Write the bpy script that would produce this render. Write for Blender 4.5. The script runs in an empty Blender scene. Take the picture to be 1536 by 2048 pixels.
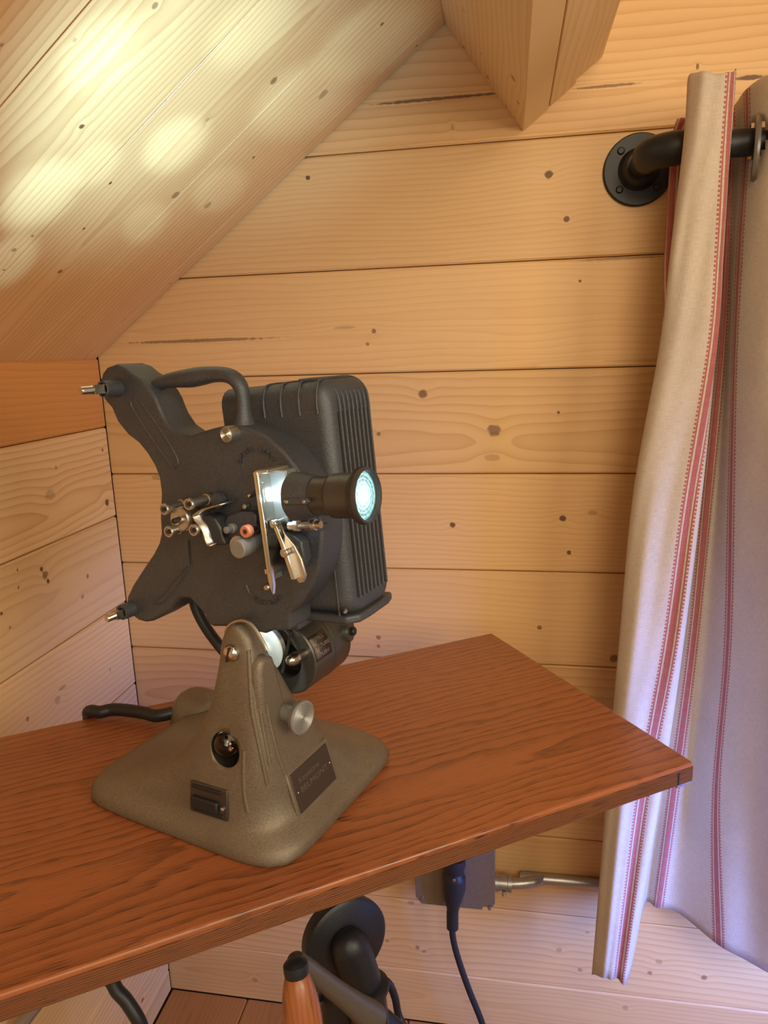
import bpy, bmesh, math, random
from mathutils import Vector, Matrix
from mathutils.bvhtree import BVHTree
random.seed(7)
SC = bpy.context.scene
COL = SC.collection
PI = math.pi
# ------------------------------------------------------------------ camera
F, ROLL, PITCH, YAW = 1420.0, 0.03068783, 0.2227402, -0.17570647
def cam_axes():
    cy, sy = math.cos(YAW), math.sin(YAW)
    fwd = Vector((sy*math.cos(PITCH), cy*math.cos(PITCH), -math.sin(PITCH)))
    right = Vector((cy, -sy, 0)); down = fwd.cross(right)
    c, s = math.cos(ROLL), math.sin(ROLL)
    return c*right + s*down, -s*right + c*down, fwd
RT, DN, FW = cam_axes()
cd = bpy.data.cameras.new('camera'); cam = bpy.data.objects.new('camera', cd); COL.objects.link(cam)
cd.sensor_fit = 'HORIZONTAL'; cd.sensor_width = 36; cd.lens = 36*F/1536; cd.clip_start = .01
cam.matrix_world = Matrix(((RT.x, -DN.x, -FW.x, 0), (RT.y, -DN.y, -FW.y, 0), (RT.z, -DN.z, -FW.z, 0), (0, 0, 0, 1)))
SC.camera = cam
# ------------------------------------------------------------------ exposure, world, lights
SC.view_settings.view_transform = 'Standard'; SC.view_settings.look = 'None'
SC.view_settings.gamma = 1; SC.view_settings.use_curve_mapping = False
SC.view_settings.exposure = 0.5
wd = bpy.data.worlds.new('world'); SC.world = wd; wd.use_nodes = True
wd.node_tree.nodes['Background'].inputs[0].default_value = (1, .82, .66, 1)
wd.node_tree.nodes['Background'].inputs[1].default_value = .22
def area(name, loc, target, size, power, color, spread=PI, size_y=None):
    l = bpy.data.lights.new(name, 'AREA'); l.energy = power; l.color = color; l.size = size
    if size_y: l.shape = 'RECTANGLE'; l.size_y = size_y
    l.spread = spread
    o = bpy.data.objects.new(name, l); COL.objects.link(o); o.location = loc
    o.rotation_euler = (Vector(target)-Vector(loc)).to_track_quat('-Z', 'Y').to_euler(); return o
def spot(name, loc, target, power, color, cone, blend=.5, radius=.004):
    l = bpy.data.lights.new(name, 'SPOT'); l.energy = power; l.color = color
    l.spot_size = cone; l.spot_blend = blend; l.shadow_soft_size = radius
    o = bpy.data.objects.new(name, l); COL.objects.link(o); o.location = loc
    o.rotation_euler = (Vector(target)-Vector(loc)).to_track_quat('-Z', 'Y').to_euler(); return o
area('room_lamp_light', (.24, -.22, .50), (-.05, .75, -.30), .30, 2.7, (1, .80, .50))
area('room_bounce_light', (.30, -1.0, .38), (-.55, .75, .0), .9, 7.5, (1, .84, .60))
area('right_fill_light', (.90, -.25, .10), (-.574, .65, -.10), .45, 5.6, (1, .84, .60))  # added fill to brighten the left wall, no lamp stands there
area('window_daylight', (.66, .50, -.62), (.44, .90, -.64), .34, 6.5, (.15, .28, 1), spread=1.9)
# ------------------------------------------------------------------ pixel -> point on a real plane
def ray(x, y): return RT*((x-768)/F) + DN*((y-1024)/F) + FW
def onz(x, y, z): d = ray(x, y); return d*(z/d.z)
def ony(x, y, Y): d = ray(x, y); return d*(Y/d.y)
def onx(x, y, X): d = ray(x, y); return d*(X/d.x)
D = .95; XL = -.574; ZF = -1.083; HT = -.35
SL = .75; ZC = .003                      # ceiling: z = ZC + SL*(x-XL)
def onc(x, y):
    d = ray(x, y); return d*((ZC-SL*XL)/(d.z-SL*d.x))
# ------------------------------------------------------------------ node helpers
class NT:
    def __init__(s, name):
        s.mat = bpy.data.materials.new(name); s.mat.use_nodes = True; s.t = s.mat.node_tree
        s.b = s.t.nodes['Principled BSDF']
    def n(s, ty): return s.t.nodes.new(ty)
    def put(s, v, sock):
        if hasattr(v, 'is_output'): s.t.links.new(v, sock)
        else: sock.default_value = v
    def m(s, op, a, b=None, c=None, clamp=False):
        n = s.n('ShaderNodeMath'); n.operation = op; n.use_clamp = clamp
        for i, v in enumerate((a, b, c)):
            if v is not None: s.put(v, n.inputs[i])
        return n.outputs[0]
    def xyz(s, a, b, c):
        n = s.n('ShaderNodeCombineXYZ')
        for i, v in enumerate((a, b, c)): s.put(v, n.inputs[i])
        return n.outputs[0]
    def dot(s, v, d):
        n = s.n('ShaderNodeVectorMath'); n.operation = 'DOT_PRODUCT'; s.t.links.new(v, n.inputs[0]); n.inputs[1].default_value = d
        return n.outputs['Value']
    def noise(s, v, scale=1., detail=2., rough=.5, dist=0.):
        n = s.n('ShaderNodeTexNoise'); 
        if v is not None: s.t.links.new(v, n.inputs['Vector'])
        n.inputs['Scale'].default_value = scale; n.inputs['Detail'].default_value = detail
        n.inputs['Roughness'].default_value = rough; n.inputs['Distortion'].default_value = dist
        return n.outputs['Fac']
    def obj(s): return s.n('ShaderNodeTexCoord').outputs['Object']
    def rng(s, v, a, b, c=0., d=1., smooth=False):
        n = s.n('ShaderNodeMapRange'); n.interpolation_type = 'SMOOTHSTEP' if smooth else 'LINEAR'
        s.t.links.new(v, n.inputs[0])
        for i, q in enumerate((a, b, c, d)): n.inputs[i+1].default_value = q
        return n.outputs[0]
    def mix(s, f, a, b, mode='MIX'):
        n = s.n('ShaderNodeMix'); n.data_type = 'RGBA'; n.blend_type = mode
        s.put(f, n.inputs[0]); 
        s.put(a if hasattr(a, 'is_output') else (*a, 1), n.inputs[6]); s.put(b if hasattr(b, 'is_output') else (*b, 1), n.inputs[7])
        return n.outputs[2]
    def bump(s, h, strength=.3, dist=.001):
        n = s.n('ShaderNodeBump'); s.t.links.new(h, n.inputs['Height'])
        n.inputs['Strength'].default_value = strength; n.inputs['Distance'].default_value = dist
        s.t.links.new(n.outputs[0], s.b.inputs['Normal'])
    def set(s, **k):
        for a, v in k.items():
            a = a.replace('_', ' '); s.put(v if hasattr(v, 'is_output') or not isinstance(v, tuple) else (*v, 1), s.b.inputs[a])
        return s.mat
def plain(name, col, rough=.5, metal=0., nscale=0, nstr=.2, ndist=.0006, var=.15, **k):
    t = NT(name)
    o = t.obj(); nz = t.noise(o, nscale or 60, 3)
    c = t.mix(nz, tuple(q*(1-var) for q in col), tuple(min(1, q*(1+var)) for q in col))
    t.set(Base_Color=c, Roughness=rough, Metallic=metal, **k)
    if nscale: t.bump(nz, nstr, ndist)
    return t.mat
def wood(name, ld, ad, light, dark, knots=(), seed=0., spacing=.008, contrast=.45, rough=.5, a0=0., depth=.03, tint=1., fine=.12, bumps=.12, coat=.0, dark2=(.085, .028, .010), pores=0., warp=.010):
    """sawn board: growth rings cut by the board face; ld = along the grain, ad = across it; knots (l, a, rl, ra, strength)"""
    t = NT(name); o = t.obj(); L = t.dot(o, ld); A = t.dot(o, ad)
    w1 = t.noise(t.xyz(t.m('MULTIPLY', L, 1.7), t.m('MULTIPLY', A, 5.), seed), 1., 2)
    w2 = t.noise(t.xyz(t.m('MULTIPLY', L, 7.), t.m('MULTIPLY', A, 26.), seed+9.3), 1., 2)
    hh = t.m('MULTIPLY_ADD', t.noise(t.xyz(t.m('MULTIPLY', L, 1.4), 0., seed+3.1), 1., 1), depth*2.4, -depth*.6)
    aa = t.m('MULTIPLY_ADD', t.m('SUBTRACT', w1, .5), .05, t.m('SUBTRACT', A, a0))
    r = t.m('SQRT', t.m('ADD', t.m('MULTIPLY', aa, aa), t.m('MULTIPLY', hh, hh)))
    r = t.m('MULTIPLY_ADD', t.m('SUBTRACT', w2, .5), warp, r)
    core = None; halo = None
    if knots:
        kn = t.m('MULTIPLY_ADD', t.noise(t.xyz(t.m('MULTIPLY', L, 150.), t.m('MULTIPLY', A, 150.), 0.), 1., 2), .9, -.45)
    for (kl, ka, rl, ra, st) in knots:
        dl = t.m('DIVIDE', t.m('SUBTRACT', L, kl), rl); da = t.m('DIVIDE', t.m('SUBTRACT', A, ka), ra)
        q = t.m('ADD', t.m('MULTIPLY', dl, dl), t.m('MULTIPLY', da, da)); d = t.m('SQRT', q)
        c = t.m('MULTIPLY', t.rng(t.m('ADD', d, kn), 1.15, .7, 0., 1., True), st)
        h = t.m('MULTIPLY', t.m('POWER', 2.718, t.m('MULTIPLY', q, -.12)), (rl*ra)**.5*1.1)
        core = c if core is None else t.m('MAXIMUM', core, c)
        halo = h if halo is None else t.m('ADD', halo, h)
    if knots: r = t.m('ADD', r, halo)
    f = t.m('FRACT', t.m('DIVIDE', r, spacing))
    late = t.m('MULTIPLY', t.m('POWER', f, 2.5), t.rng(f, .93, 1., 1., 0.))
    str_ = t.noise(t.xyz(t.m('MULTIPLY', L, 6.), t.m('MULTIPLY', A, 700.), seed), 1., 2)
    blot = t.noise(t.xyz(t.m('MULTIPLY', L, 2.5), t.m('MULTIPLY', A, 14.), seed+5), 1., 3)
    fac = t.m('ADD', t.m('MULTIPLY', late, contrast), t.m('MULTIPLY', t.m('SUBTRACT', str_, .5), fine*2), clamp=True)
    fac = t.m('ADD', fac, t.m('MULTIPLY', t.m('SUBTRACT', blot, .45), .55), clamp=True)
    c = t.mix(fac, tuple(q*tint for q in light), tuple(q*tint for q in dark))
    if knots:
        c = t.mix(core, c, dark2)
    if pores:
        p = t.noise(t.xyz(t.m('MULTIPLY', L, 45.), t.m('MULTIPLY', A, 1500.), seed+2), 1., 1)
        pf = t.m('MULTIPLY', t.rng(p, .55, .68, 0., pores), t.rng(f, .3, .9, .35, 1.))
        c = t.mix(pf, c, tuple(q*.28 for q in dark))
        fac = t.m('ADD', fac, pf)
    t.set(Base_Color=c, Roughness=rough, Coat_Weight=coat, Coat_Roughness=.28)
    t.bump(fac, bumps, .0008)
    return t.mat
# ------------------------------------------------------------------ mesh helpers
class MB:
    def __init__(s): s.v = []; s.f = []
    def add(s, vs, fs):
        k = len(s.v); s.v += [Vector(q) for q in vs]; s.f += [tuple(i+k for i in f) for f in fs]; return s
    def box(s, a, b, fn=None):
        x0, y0, z0 = a; x1, y1, z1 = b
        vs = [Vector(q) for q in ((x0, y0, z0), (x1, y0, z0), (x1, y1, z0), (x0, y1, z0), (x0, y0, z1), (x1, y0, z1), (x1, y1, z1), (x0, y1, z1))]
        if fn: vs = [fn(q) for q in vs]
        return s.add(vs, [(0, 3, 2, 1), (4, 5, 6, 7), (0, 1, 5, 4), (1, 2, 6, 5), (2, 3, 7, 6), (3, 0, 4, 7)])
    def prism(s, pts, p0, p1, fn):
        """pts 2D outline; p0/p1 depths; fn(a,b,depth)"""
        n = len(pts); vs = [fn(a, b, p0) for a, b in pts] + [fn(a, b, p1) for a, b in pts]
        fs = [tuple(range(n)), tuple(range(2*n-1, n-1, -1))] + [(i, i+n, (i+1) % n+n, (i+1) % n) for i in range(n)]
        return s.add(vs, fs)
    def tube(s, pts, rad, n=12, flat=1., caps=True, up=None):
        pts = [Vector(p) for p in pts]; m = len(pts)
        if not hasattr(rad, '__len__'): rad = [rad]*m
        vs = []; prev = None
        for i, p in enumerate(pts):
            t = (pts[min(i+1, m-1)]-pts[max(i-1, 0)]).normalized()
            if prev is None:
                u = (up or (Vector((0, 0, 1)) if abs(t.z) < .9 else Vector((1, 0, 0)))); 
            else: u = prev
            u = (u - t*u.dot(t)).normalized(); prev = u; w = t.cross(u)
            for k in range(n):
                a = 2*PI*k/n; vs.append(p + u*(rad[i]*math.cos(a)) + w*(rad[i]*flat*math.sin(a)))
        fs = [(i*n+k, i*n+(k+1) % n, (i+1)*n+(k+1) % n, (i+1)*n+k) for i in range(m-1) for k in range(n)]
        if caps: fs += [tuple(range(n-1, -1, -1)), tuple(range((m-1)*n, m*n))]
        return s.add(vs, fs)
    def lathe(s, prof, o, ax, n=40, caps=True):
        """prof: (distance along ax, radius)"""
        o = Vector(o); ax = Vector(ax).normalized(); u = ax.orthogonal().normalized(); w = ax.cross(u); vs = []
        for (h, r) in prof:
            for k in range(n):
                a = 2*PI*k/n; vs.append(o + ax*h + (u*math.cos(a)+w*math.sin(a))*max(r, 1e-5))
        m = len(prof)
        fs = [(i*n+k, i*n+(k+1) % n, (i+1)*n+(k+1) % n, (i+1)*n+k) for i in range(m-1) for k in range(n)]
        if caps: fs += [tuple(range(n-1, -1, -1)), tuple(range((m-1)*n, m*n))]
        return s.add(vs, fs)
    def loft(s, rings, caps=True):
        n = len(rings[0]); vs = [p for r in rings for p in r]; m = len(rings)
        fs = [(i*n+k, i*n+(k+1) % n, (i+1)*n+(k+1) % n, (i+1)*n+k) for i in range(m-1) for k in range(n)]
        if caps: fs += [tuple(range(n-1, -1, -1)), tuple(range((m-1)*n, m*n))]
        return s.add(vs, fs)
    def build(s, name, mat, parent=None, smooth=True, bevel=0., seg=2, sub=0, angle=40, kind=None):
        me = bpy.data.meshes.new(name); me.from_pydata([tuple(q) for q in s.v], [], s.f)
        bm = bmesh.new(); bm.from_mesh(me); bmesh.ops.recalc_face_normals(bm, faces=bm.faces)
        for e in bm.edges:
            if len(e.link_faces) == 2 and e.calc_face_angle(0) > math.radians(angle): e.smooth = False
        for f in bm.faces: f.smooth = smooth
        bm.to_mesh(me); bm.free(); me.update()
        me.materials.append(mat)
        o = bpy.data.objects.new(name, me); COL.objects.link(o)
        if parent is not None: o.parent = parent
        if bevel:
            b = o.modifiers.new('bevel', 'BEVEL'); b.width = bevel; b.segments = seg; b.limit_method = 'ANGLE'; b.angle_limit = math.radians(35)
            b.harden_normals = False
        if sub: q = o.modifiers.new('sub', 'SUBSURF'); q.levels = sub; q.render_levels = sub
        if kind: o['kind'] = kind
        return o
def empty(name, loc=(0, 0, 0), rz=0, label=None, cat=None, group=None, kind=None):
    o = bpy.data.objects.new(name, None); COL.objects.link(o); o.location = loc; o.rotation_euler = (0, 0, rz); o.empty_display_size = .02
    tag(o, label, cat, group, kind); return o
def tag(o, label=None, cat=None, group=None, kind=None):
    if label: o['label'] = label
    if cat: o['category'] = cat
    if group: o['group'] = group
    if kind: o['kind'] = kind
    return o
def catmull(pts, k=6, closed=False):
    pts = [Vector(p) for p in pts]; n = len(pts); out = []
    rng_ = range(n) if closed else range(n-1)
    for i in rng_:
        if closed: p0, p1, p2, p3 = pts[(i-1) % n], pts[i], pts[(i+1) % n], pts[(i+2) % n]
        else: p0, p1, p2, p3 = pts[max(i-1, 0)], pts[i], pts[i+1], pts[min(i+2, n-1)]
        for j in range(k):
            t = j/k
            out.append(.5*((2*p1)+(p2-p0)*t+(2*p0-5*p1+4*p2-p3)*t*t+(3*p1-p0-3*p2+p3)*t**3))
    if not closed: out.append(pts[-1])
    return out
def lerp(a, b, t): return a+(b-a)*t
# ------------------------------------------------------------------ room: boards
PINE_L, PINE_D = (.74, .475, .22), (.52, .26, .08)
def board(parent, corners_fn, a0, a1, mat, thick=.012, ch=.0022, g=.0006):
    """corners_fn(a, t, end) -> point; a across the board, t depth from the face, end 0/1; chamfered long edges"""
    cs = [(a0+g, thick), (a0+g, ch), (a0+g+ch, 0), (a1-g-ch, 0), (a1-g, ch), (a1-g, thick)]
    mb = MB(); n = len(cs)
    vs = [corners_fn(a, t, 0) for a, t in cs]+[corners_fn(a, t, 1) for a, t in cs]
    mb.add(vs, [tuple(range(n)), tuple(range(2*n-1, n-1, -1))]+[(i, i+n, (i+1) % n+n, (i+1) % n) for i in range(n)])
    return mb.build('board', mat, parent, smooth=False)
def pk(fn, la, lst):
    out = []
    for it in lst:
        x, y, r = it[:3]; st = it[3] if len(it) > 3 else .9; rx = it[4] if len(it) > 4 else 1.
        p = fn(x, y); q = la(p); s = r*p.dot(FW)/F; out.append((q[0], q[1], s*rx, s, st))
    return out
kb = pk(lambda x, y: ony(x, y, D), lambda p: (p.x, p.z), [
    (616, 356, 5), (1098, 349, 8), (1133, 438, 6), (1160, 562, 3), (748, 662, 5, .7), (735, 688, 4, .6), (846, 788, 9, .75), (988, 861, 13, .7),
    (1117, 825, 3.5), (757, 868, 4, .6), (905, 1050, 6), (1125, 1037, 7), (1138, 1105, 4.5), (1185, 1025, 5, .35, 2), (1079, 1255, 5, .7), (1228, 1317, 9, .7),
    (757, 1275, 5, .6), (757, 1292, 4, .6), (985, 915, 8, .3, 2), (1395, 133, 6, .8, .5), (1500, 155, 5, .9, 6), (340, 1217, 6, .8), (870, 198, 3.2, .8, 42), (1215, 172, 3, .7, 22),
    (400, 681, 3.5, .6, 45), (1240, 517, 3, .5, 30), (690, 655, 3, .3, 8), (822, 1806, 4, .4, 2), (835, 1895, 5, .5), (775, 1882, 4, .4), (848, 1903, 4, .4), (1118, 1900, 6, .3), (1175, 1865, 4, .3),
    (1300, 1946, 5, .55), (1318, 1924, 7, .3), (1408, 1955, 6, .6), (1160, 1940, 5, .4), (1250, 2015, 6, .3), (905, 255, 7, .3, .4), (1060, 155, 5, .3), (320, 955, 6, .35, 3), (510, 1960, 6, .3),
    (1300, 720, 3, .2, 30), (1000, 1500, 4, .4)])
kl = pk(lambda x, y: onx(x, y, XL), lambda p: (p.y, p.z), [
    (214, 1005, 7), (205, 900, 3.5, .7), (90, 1150, 9, .7), (83, 1138, 5, .9), (96, 1162, 5, .9), (35, 1140, 4, .8, .6), (37, 1175, 4, .7, .6), (175, 1152, 5, .6), (165, 1193, 5, .5),
    (100, 990, 11, .3, 1.5), (3, 1227, 4), (125, 1375, 4, .4, 3), (55, 1438, 5, .6), (115, 1400, 9, .3), (112, 935, 4, .5), (20, 1255, 3, .6), (285, 2000, 5, .7), (220, 1340, 4, .4)])
kc = pk(onc, lambda p: (p.x*.8+p.z*.6, p.y), [
    (163, 253, 7), (221, 366, 4), (548, 161, 10, .7), (647, 188, 12, .5), (351, 390, 10, .6), (415, 411, 10, .45), (507, 315, 3.5), (120, 543, 6, .75), (168, 457, 4),
    (28, 500, 6, .6), (764, 48, 5, .8), (833, 92, 4, .7), (310, 12, 8, .6), (65, 472, 3.5, .7), (415, 240, 5, .4), (8, 540, 3), (340, 567, 3, .5), (165, 634, 3, .3), (150, 80, 6, .3), (3, 90, 5, .5)])
# back wall
wall_back = empty('wall_back', (0, 0, 0), kind='structure')
zb = [ZF, -.982, -.849, -.715, -.576, -.438, -.301, -.165, -.0285, .1045, .244, .383, .52, .66, .80]
tints = [.9, .95, .95, 1., .95, .92, .96, .93, 1., .95, 1.02, 1.0, .98, .95]
for i in range(len(zb)-1):
    a0, a1 = zb[i], zb[i+1]
    ks = [k for k in kb if a0-.004 < k[1] < a1+.004]
    m = wood('pine_back_wall', (1, 0, 0), (0, 0, 1), PINE_L, PINE_D, ks, seed=i*3.7+1, spacing=[.007, .011, .009][i % 3], contrast=[.42, .58, .34][i % 3], a0=lerp(a0, a1, [.5, -.4, 1.3, .3][i % 4]), depth=[.03, .05, .02][i % 3], tint=tints[i])
    def fn(a, t, e, a0=a0):
        if e: return Vector((1.35, D+t, a))
        return Vector((XL + max(0, (a-ZC)/SL) - .004 if a0 > ZC else XL, D+t, a))
    board(wall_back, fn, a0, a1, m)
# left wall
wall_left = empty('wall_left', (0, 0, 0), kind='structure')
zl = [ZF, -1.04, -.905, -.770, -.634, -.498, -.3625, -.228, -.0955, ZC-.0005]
for i in range(len(zl)-1):
    a0, a1 = zl[i], zl[i+1]
    ks = [k for k in kl if a0-.004 < k[1] < a1+.004]
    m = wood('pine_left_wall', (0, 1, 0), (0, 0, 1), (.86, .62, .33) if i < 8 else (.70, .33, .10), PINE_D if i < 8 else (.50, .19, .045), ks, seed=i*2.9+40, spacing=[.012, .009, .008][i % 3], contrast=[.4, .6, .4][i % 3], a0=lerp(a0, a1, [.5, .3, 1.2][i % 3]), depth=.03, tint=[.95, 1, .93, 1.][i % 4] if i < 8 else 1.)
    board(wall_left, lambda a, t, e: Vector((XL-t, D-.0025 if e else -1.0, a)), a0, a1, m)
# ceiling: boards run up the slope
ceiling = empty('ceiling', (0, 0, 0), kind='structure')
yc = [-1.0, -.93, -.787, -.645, -.502, -.36, -.218, -.075, .067, .2085, .351, .4897, .632, .774, .917, .9470]
sd = Vector((.8, 0, .6)); sn = Vector((-.6, 0, .8))
for i in range(len(yc)-1):
    a0, a1 = yc[i], yc[i+1]
    ks = [k for k in kc if a0-.004 < k[1] < a1+.004]
    m = wood('pine_ceiling', (.8, 0, .6), (0, 1, 0), (.74, .47, .22), (.50, .26, .09), ks, seed=i*5.1+70, spacing=[.0065, .009, .0075][i % 3], contrast=.75, fine=.22, a0=lerp(a0, a1, [.5, 1.3, -.3, .4][i % 4]), depth=.035, rough=.38, coat=.25)
    board(ceiling, lambda a, t, e: Vector((XL, a, ZC)) + sd*(1.75*e - .012*(1-e)) + sn*t, a0, a1, m, ch=.0003, g=.0009)
# floor
floor_ = empty('floor', (0, 0, 0), kind='structure')
xf0 = onz(495, 1998, ZF).x
xs = [XL + .0005]; x = xf0-.14*2
while x < XL+.03: x += .14
while x < 1.35: xs.append(x); x += .14
for i in range(len(xs)-1):
    m = wood('floor_wood', (0, 1, 0), (1, 0, 0), (.42, .20, .075), (.25, .10, .03), [(D-.10, xs[i]+.03, .012, .006, .8)] if i == 0 else (), seed=i*4.1+120, spacing=.007, contrast=.4, rough=.35, a0=xs[i]+.05)
    board(floor_, lambda a, t, e: Vector((a, D-.0006 if e else -1.0, ZF-t)), xs[i], xs[i+1], m)
# three-ply roof beam meeting the back wall, square to the ceiling slope
beam = empty('ceiling_beam', (0, 0, 0), kind='structure')
bm_k = pk(lambda x, y: (lambda d: d*((Vector((.015, 0, .252)).dot(Vector((.8, 0, .6))))/d.dot(Vector((.8, 0, .6)))))(ray(x, y)), lambda p: (p.y, (p-Vector((.015, 0, .252))).dot(Vector((-.6, 0, .8)))),
          [(925, 20, 7, .4, .5), (927, 95, 4, .8, 2), (960, 107, 4, .6), (975, 155, 3, .7, 4), (1026, 158, 8, .55, 1.6), (1012, 213, 4, .7), (1035, 205, 5, .8)])
for k, off in enumerate((0., .0012, .0045)):
    p0 = Vector((.015, 0, .252)) + sd*(.0395*k+.0005) + sn*off
    top = (ZC+SL*(p0.x-XL)-p0.z)/(sn.z - SL*sn.x) - .0012
    mb = MB(); y1, y0 = D-.0005, -.9
    q = [p0, p0+sd*.0365, p0+sd*.0365+sn*top, p0+sn*top]
    mb.add([v+Vector((0, y0, 0)) for v in q]+[v+Vector((0, y1, 0)) for v in q], [(0, 1, 2, 3), (7, 6, 5, 4), (0, 4, 5, 1), (1, 5, 6, 2), (2, 6, 7, 3), (3, 7, 4, 0)])
    m = wood('beam_pine', (0, 1, 0), (-.6-.8*.0, .0, .8) if k == 0 else (.8, 0, .6), (.74, .52, .27), (.52, .30, .11), [(a, b+Vector((.015, 0, .252)).dot(Vector((-.6, 0, .8))), c, d_, e) for a, b, c, d_, e in bm_k] if k == 0 else (), seed=200+k*7, spacing=.009, contrast=.5, a0=.15)
    # two-axis grain: across = both face directions mixed, so that side and bottom show lines
    mb.build('ply', m, beam, smooth=False, bevel=.0012, seg=2)
# dark backing added behind the boards to stop world light leaking through joints
m_sh = plain('backing', (.10, .055, .025), .8)
def add_backing(parent, vs, d):
    vs = [Vector(v) for v in vs]; d = Vector(d)
    MB().add(vs+[v+d for v in vs], [(0, 1, 2, 3), (7, 6, 5, 4), (0, 4, 5, 1), (1, 5, 6, 2), (2, 6, 7, 3), (3, 7, 4, 0)]).build('backing', m_sh, parent, smooth=False)
add_backing(wall_back, [(XL-.05, D+.0121, ZF-.05), (1.35, D+.0121, ZF-.05), (1.35, D+.0121, 1.5), (XL-.05, D+.0121, 1.5)], (0, .02, 0))
add_backing(wall_left, [(XL-.0121, -1, ZF-.05), (XL-.0121, D+.012, ZF-.05), (XL-.0121, D+.012, .06), (XL-.0121, -1, .06)], (-.02, 0, 0))
add_backing(floor_, [(XL-.03, -1, ZF-.0121), (1.35, -1, ZF-.0121), (1.35, D+.03, ZF-.0121), (XL-.03, D+.03, ZF-.0121)], (0, 0, -.02))
c0_ = Vector((XL, 0, ZC))+sn*.0121-sd*.04
add_backing(ceiling, [c0_+Vector((0, -1, 0)), c0_+Vector((0, D+.03, 0)), c0_+sd*1.8+Vector((0, D+.03, 0)), c0_+sd*1.8+Vector((0, -1, 0))], sn*.02)
# ------------------------------------------------------------------ table
TY = math.radians(33.35); TC = onz(1387, 1523, HT); TC = Vector((TC.x, TC.y, HT))
tx = Vector((math.cos(TY), math.sin(TY), 0)); ty = Vector((-math.sin(TY), math.cos(TY), 0))
TW, TL, TT = .321, .640, .018
def onty(x, y, t):    # point on the vertical plane parallel to the table front edge, t behind it
    d = ray(x, y); return d*((TC.dot(ty)+t)/d.dot(ty))
pd = onty(700, 1960, .15)
tbase = Vector((pd.x, pd.y, ZF))
table = empty('work_table', tbase, TY, label='dark-stained oak table top on black iron pedestal with a wooden tilt handle, carrying the projector', cat='table')
def tl(p): p = Vector(p)-tbase; return Vector((p.dot(tx), p.dot(ty), p.z))
cl = tl(TC)
m_oak = wood('oak_top', (1, 0, 0), (0, 1, 0), (.35, .112, .038), (.085, .021, .007), (), seed=310, spacing=.0085, contrast=.55, rough=.34, a0=cl.y+.075, depth=.05, fine=.28, bumps=.22, coat=.35, pores=.9, warp=.030)
mb = MB(); mb.box((cl.x-TL, cl.y, cl.z-TT), (cl.x, cl.y+TW, cl.z-.0001))
mb.build('tabletop', m_oak, table, bevel=.0022, seg=3)
m_edge = wood('oak_edge', (1, 0, 0), (0, 0, 1), (.20, .070, .026), (.035, .012, .006), (), seed=333, spacing=.0016, contrast=.7, rough=.5, a0=cl.z-.03, depth=.01, fine=.3, bumps=.6, pores=.8, warp=.004)
mb = MB(); mb.box((cl.x-TL+.001, cl.y-.0007, cl.z-TT), (cl.x-.0003, cl.y+.001, cl.z-.0042)); mb.build('front_edge_band', m_edge, table, bevel=.0004)
m_steel = plain('brushed_steel', (.42, .42, .43), .35, .9, nscale=400)
m_iron = plain('black_iron', (.022, .024, .030), .42, .35, nscale=350, nstr=.25)
m_ironw = plain('worn_iron', (.15, .14, .125), .45, .6, nscale=300, nstr=.35)
mb = MB(); mb.box((cl.x-.016, cl.y+.001, cl.z-TT-.004), (cl.x-.001, cl.y+.012, cl.z-TT)); mb.build('corner_bracket', m_steel, table, bevel=.0008)
mb = MB(); mb.box((cl.x-.0175, cl.y-.0012, cl.z-TT+.001), (cl.x-.016, cl.y+.004, cl.z-.006)); mb.build('edge_joint', m_iron, table)
# pedestal head
def tp(x, y, t): return tl(onty(x, y, t))
Pc = tp(690, 1880, .150)
ax = Vector((.12, -1, .10)).normalized()
mb = MB(); mb.lathe([(-.012, .038), (-.012, .040), (0, .0425), (.004, .0425), (.0065, .039), (.0065, .0)], Pc, ax, 56); mb.build('pivot_disc', m_iron, table)
mb = MB(); mb.prism([(-.075, 0), (.035, 0), (.020, -.065), (-.042, -.085), (-.060, -.06)], -.006, .006, lambda a, b, c: Vector((Pc.x+a, Pc.y+.02+c, cl.z-TT+b))); mb.build('head_bracket', m_ironw, table, bevel=.002)
mb = MB(); mb.box((Pc.x-.12, Pc.y-.06, cl.z-TT-.008), (Pc.x+.07, Pc.y+.08, cl.z-TT)); mb.build('mounting_plate', m_iron, table, bevel=.002)
k0 = tp(700, 1895, .135); k1 = tp(735, 1990, .128); k2 = tp(742, 2070, .126)
mb = MB(); kd = (k0-k1).normalized(); mb.tube([k0+kd*.0178, k0+kd*.0170, k0+kd*.0140, k0+kd*.009, k0+kd*.003, k0, lerp(k0, k1, .5), k1, lerp(k1, k2, .5), k2], [.001, .006, .0118, .0158, .0182, .0186, .0186, .0180, .0185, .019], 24, flat=.85)
mb.lathe([(-.0, .020), (.002, .021), (.006, .021), (.009, .017)], k1+Vector((0, 0, .006)), (k1-k2), 32)
for q in (k0+Vector((-.002, -.014, -.006)),): mb.lathe([(-.003, .004), (0, .0045), (.002, .004)], q, (0, -1, 0), 6)
mb.build('knuckle', m_iron, table)
colx = tp(700, 2040, .15)
mb = MB(); mb.lathe([(0, .02), (.0, .022), (-.02-colx.z*0, .024), (-(colx.z-.20), .026), (-(colx.z-.18), .034), (-(colx.z-.14), .036), (-(colx.z-.14), .0)], Vector((Pc.x, Pc.y+.012, colx.z+.03)), (0, 0, 1), 32); mb.build('column', m_iron, table)
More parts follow.
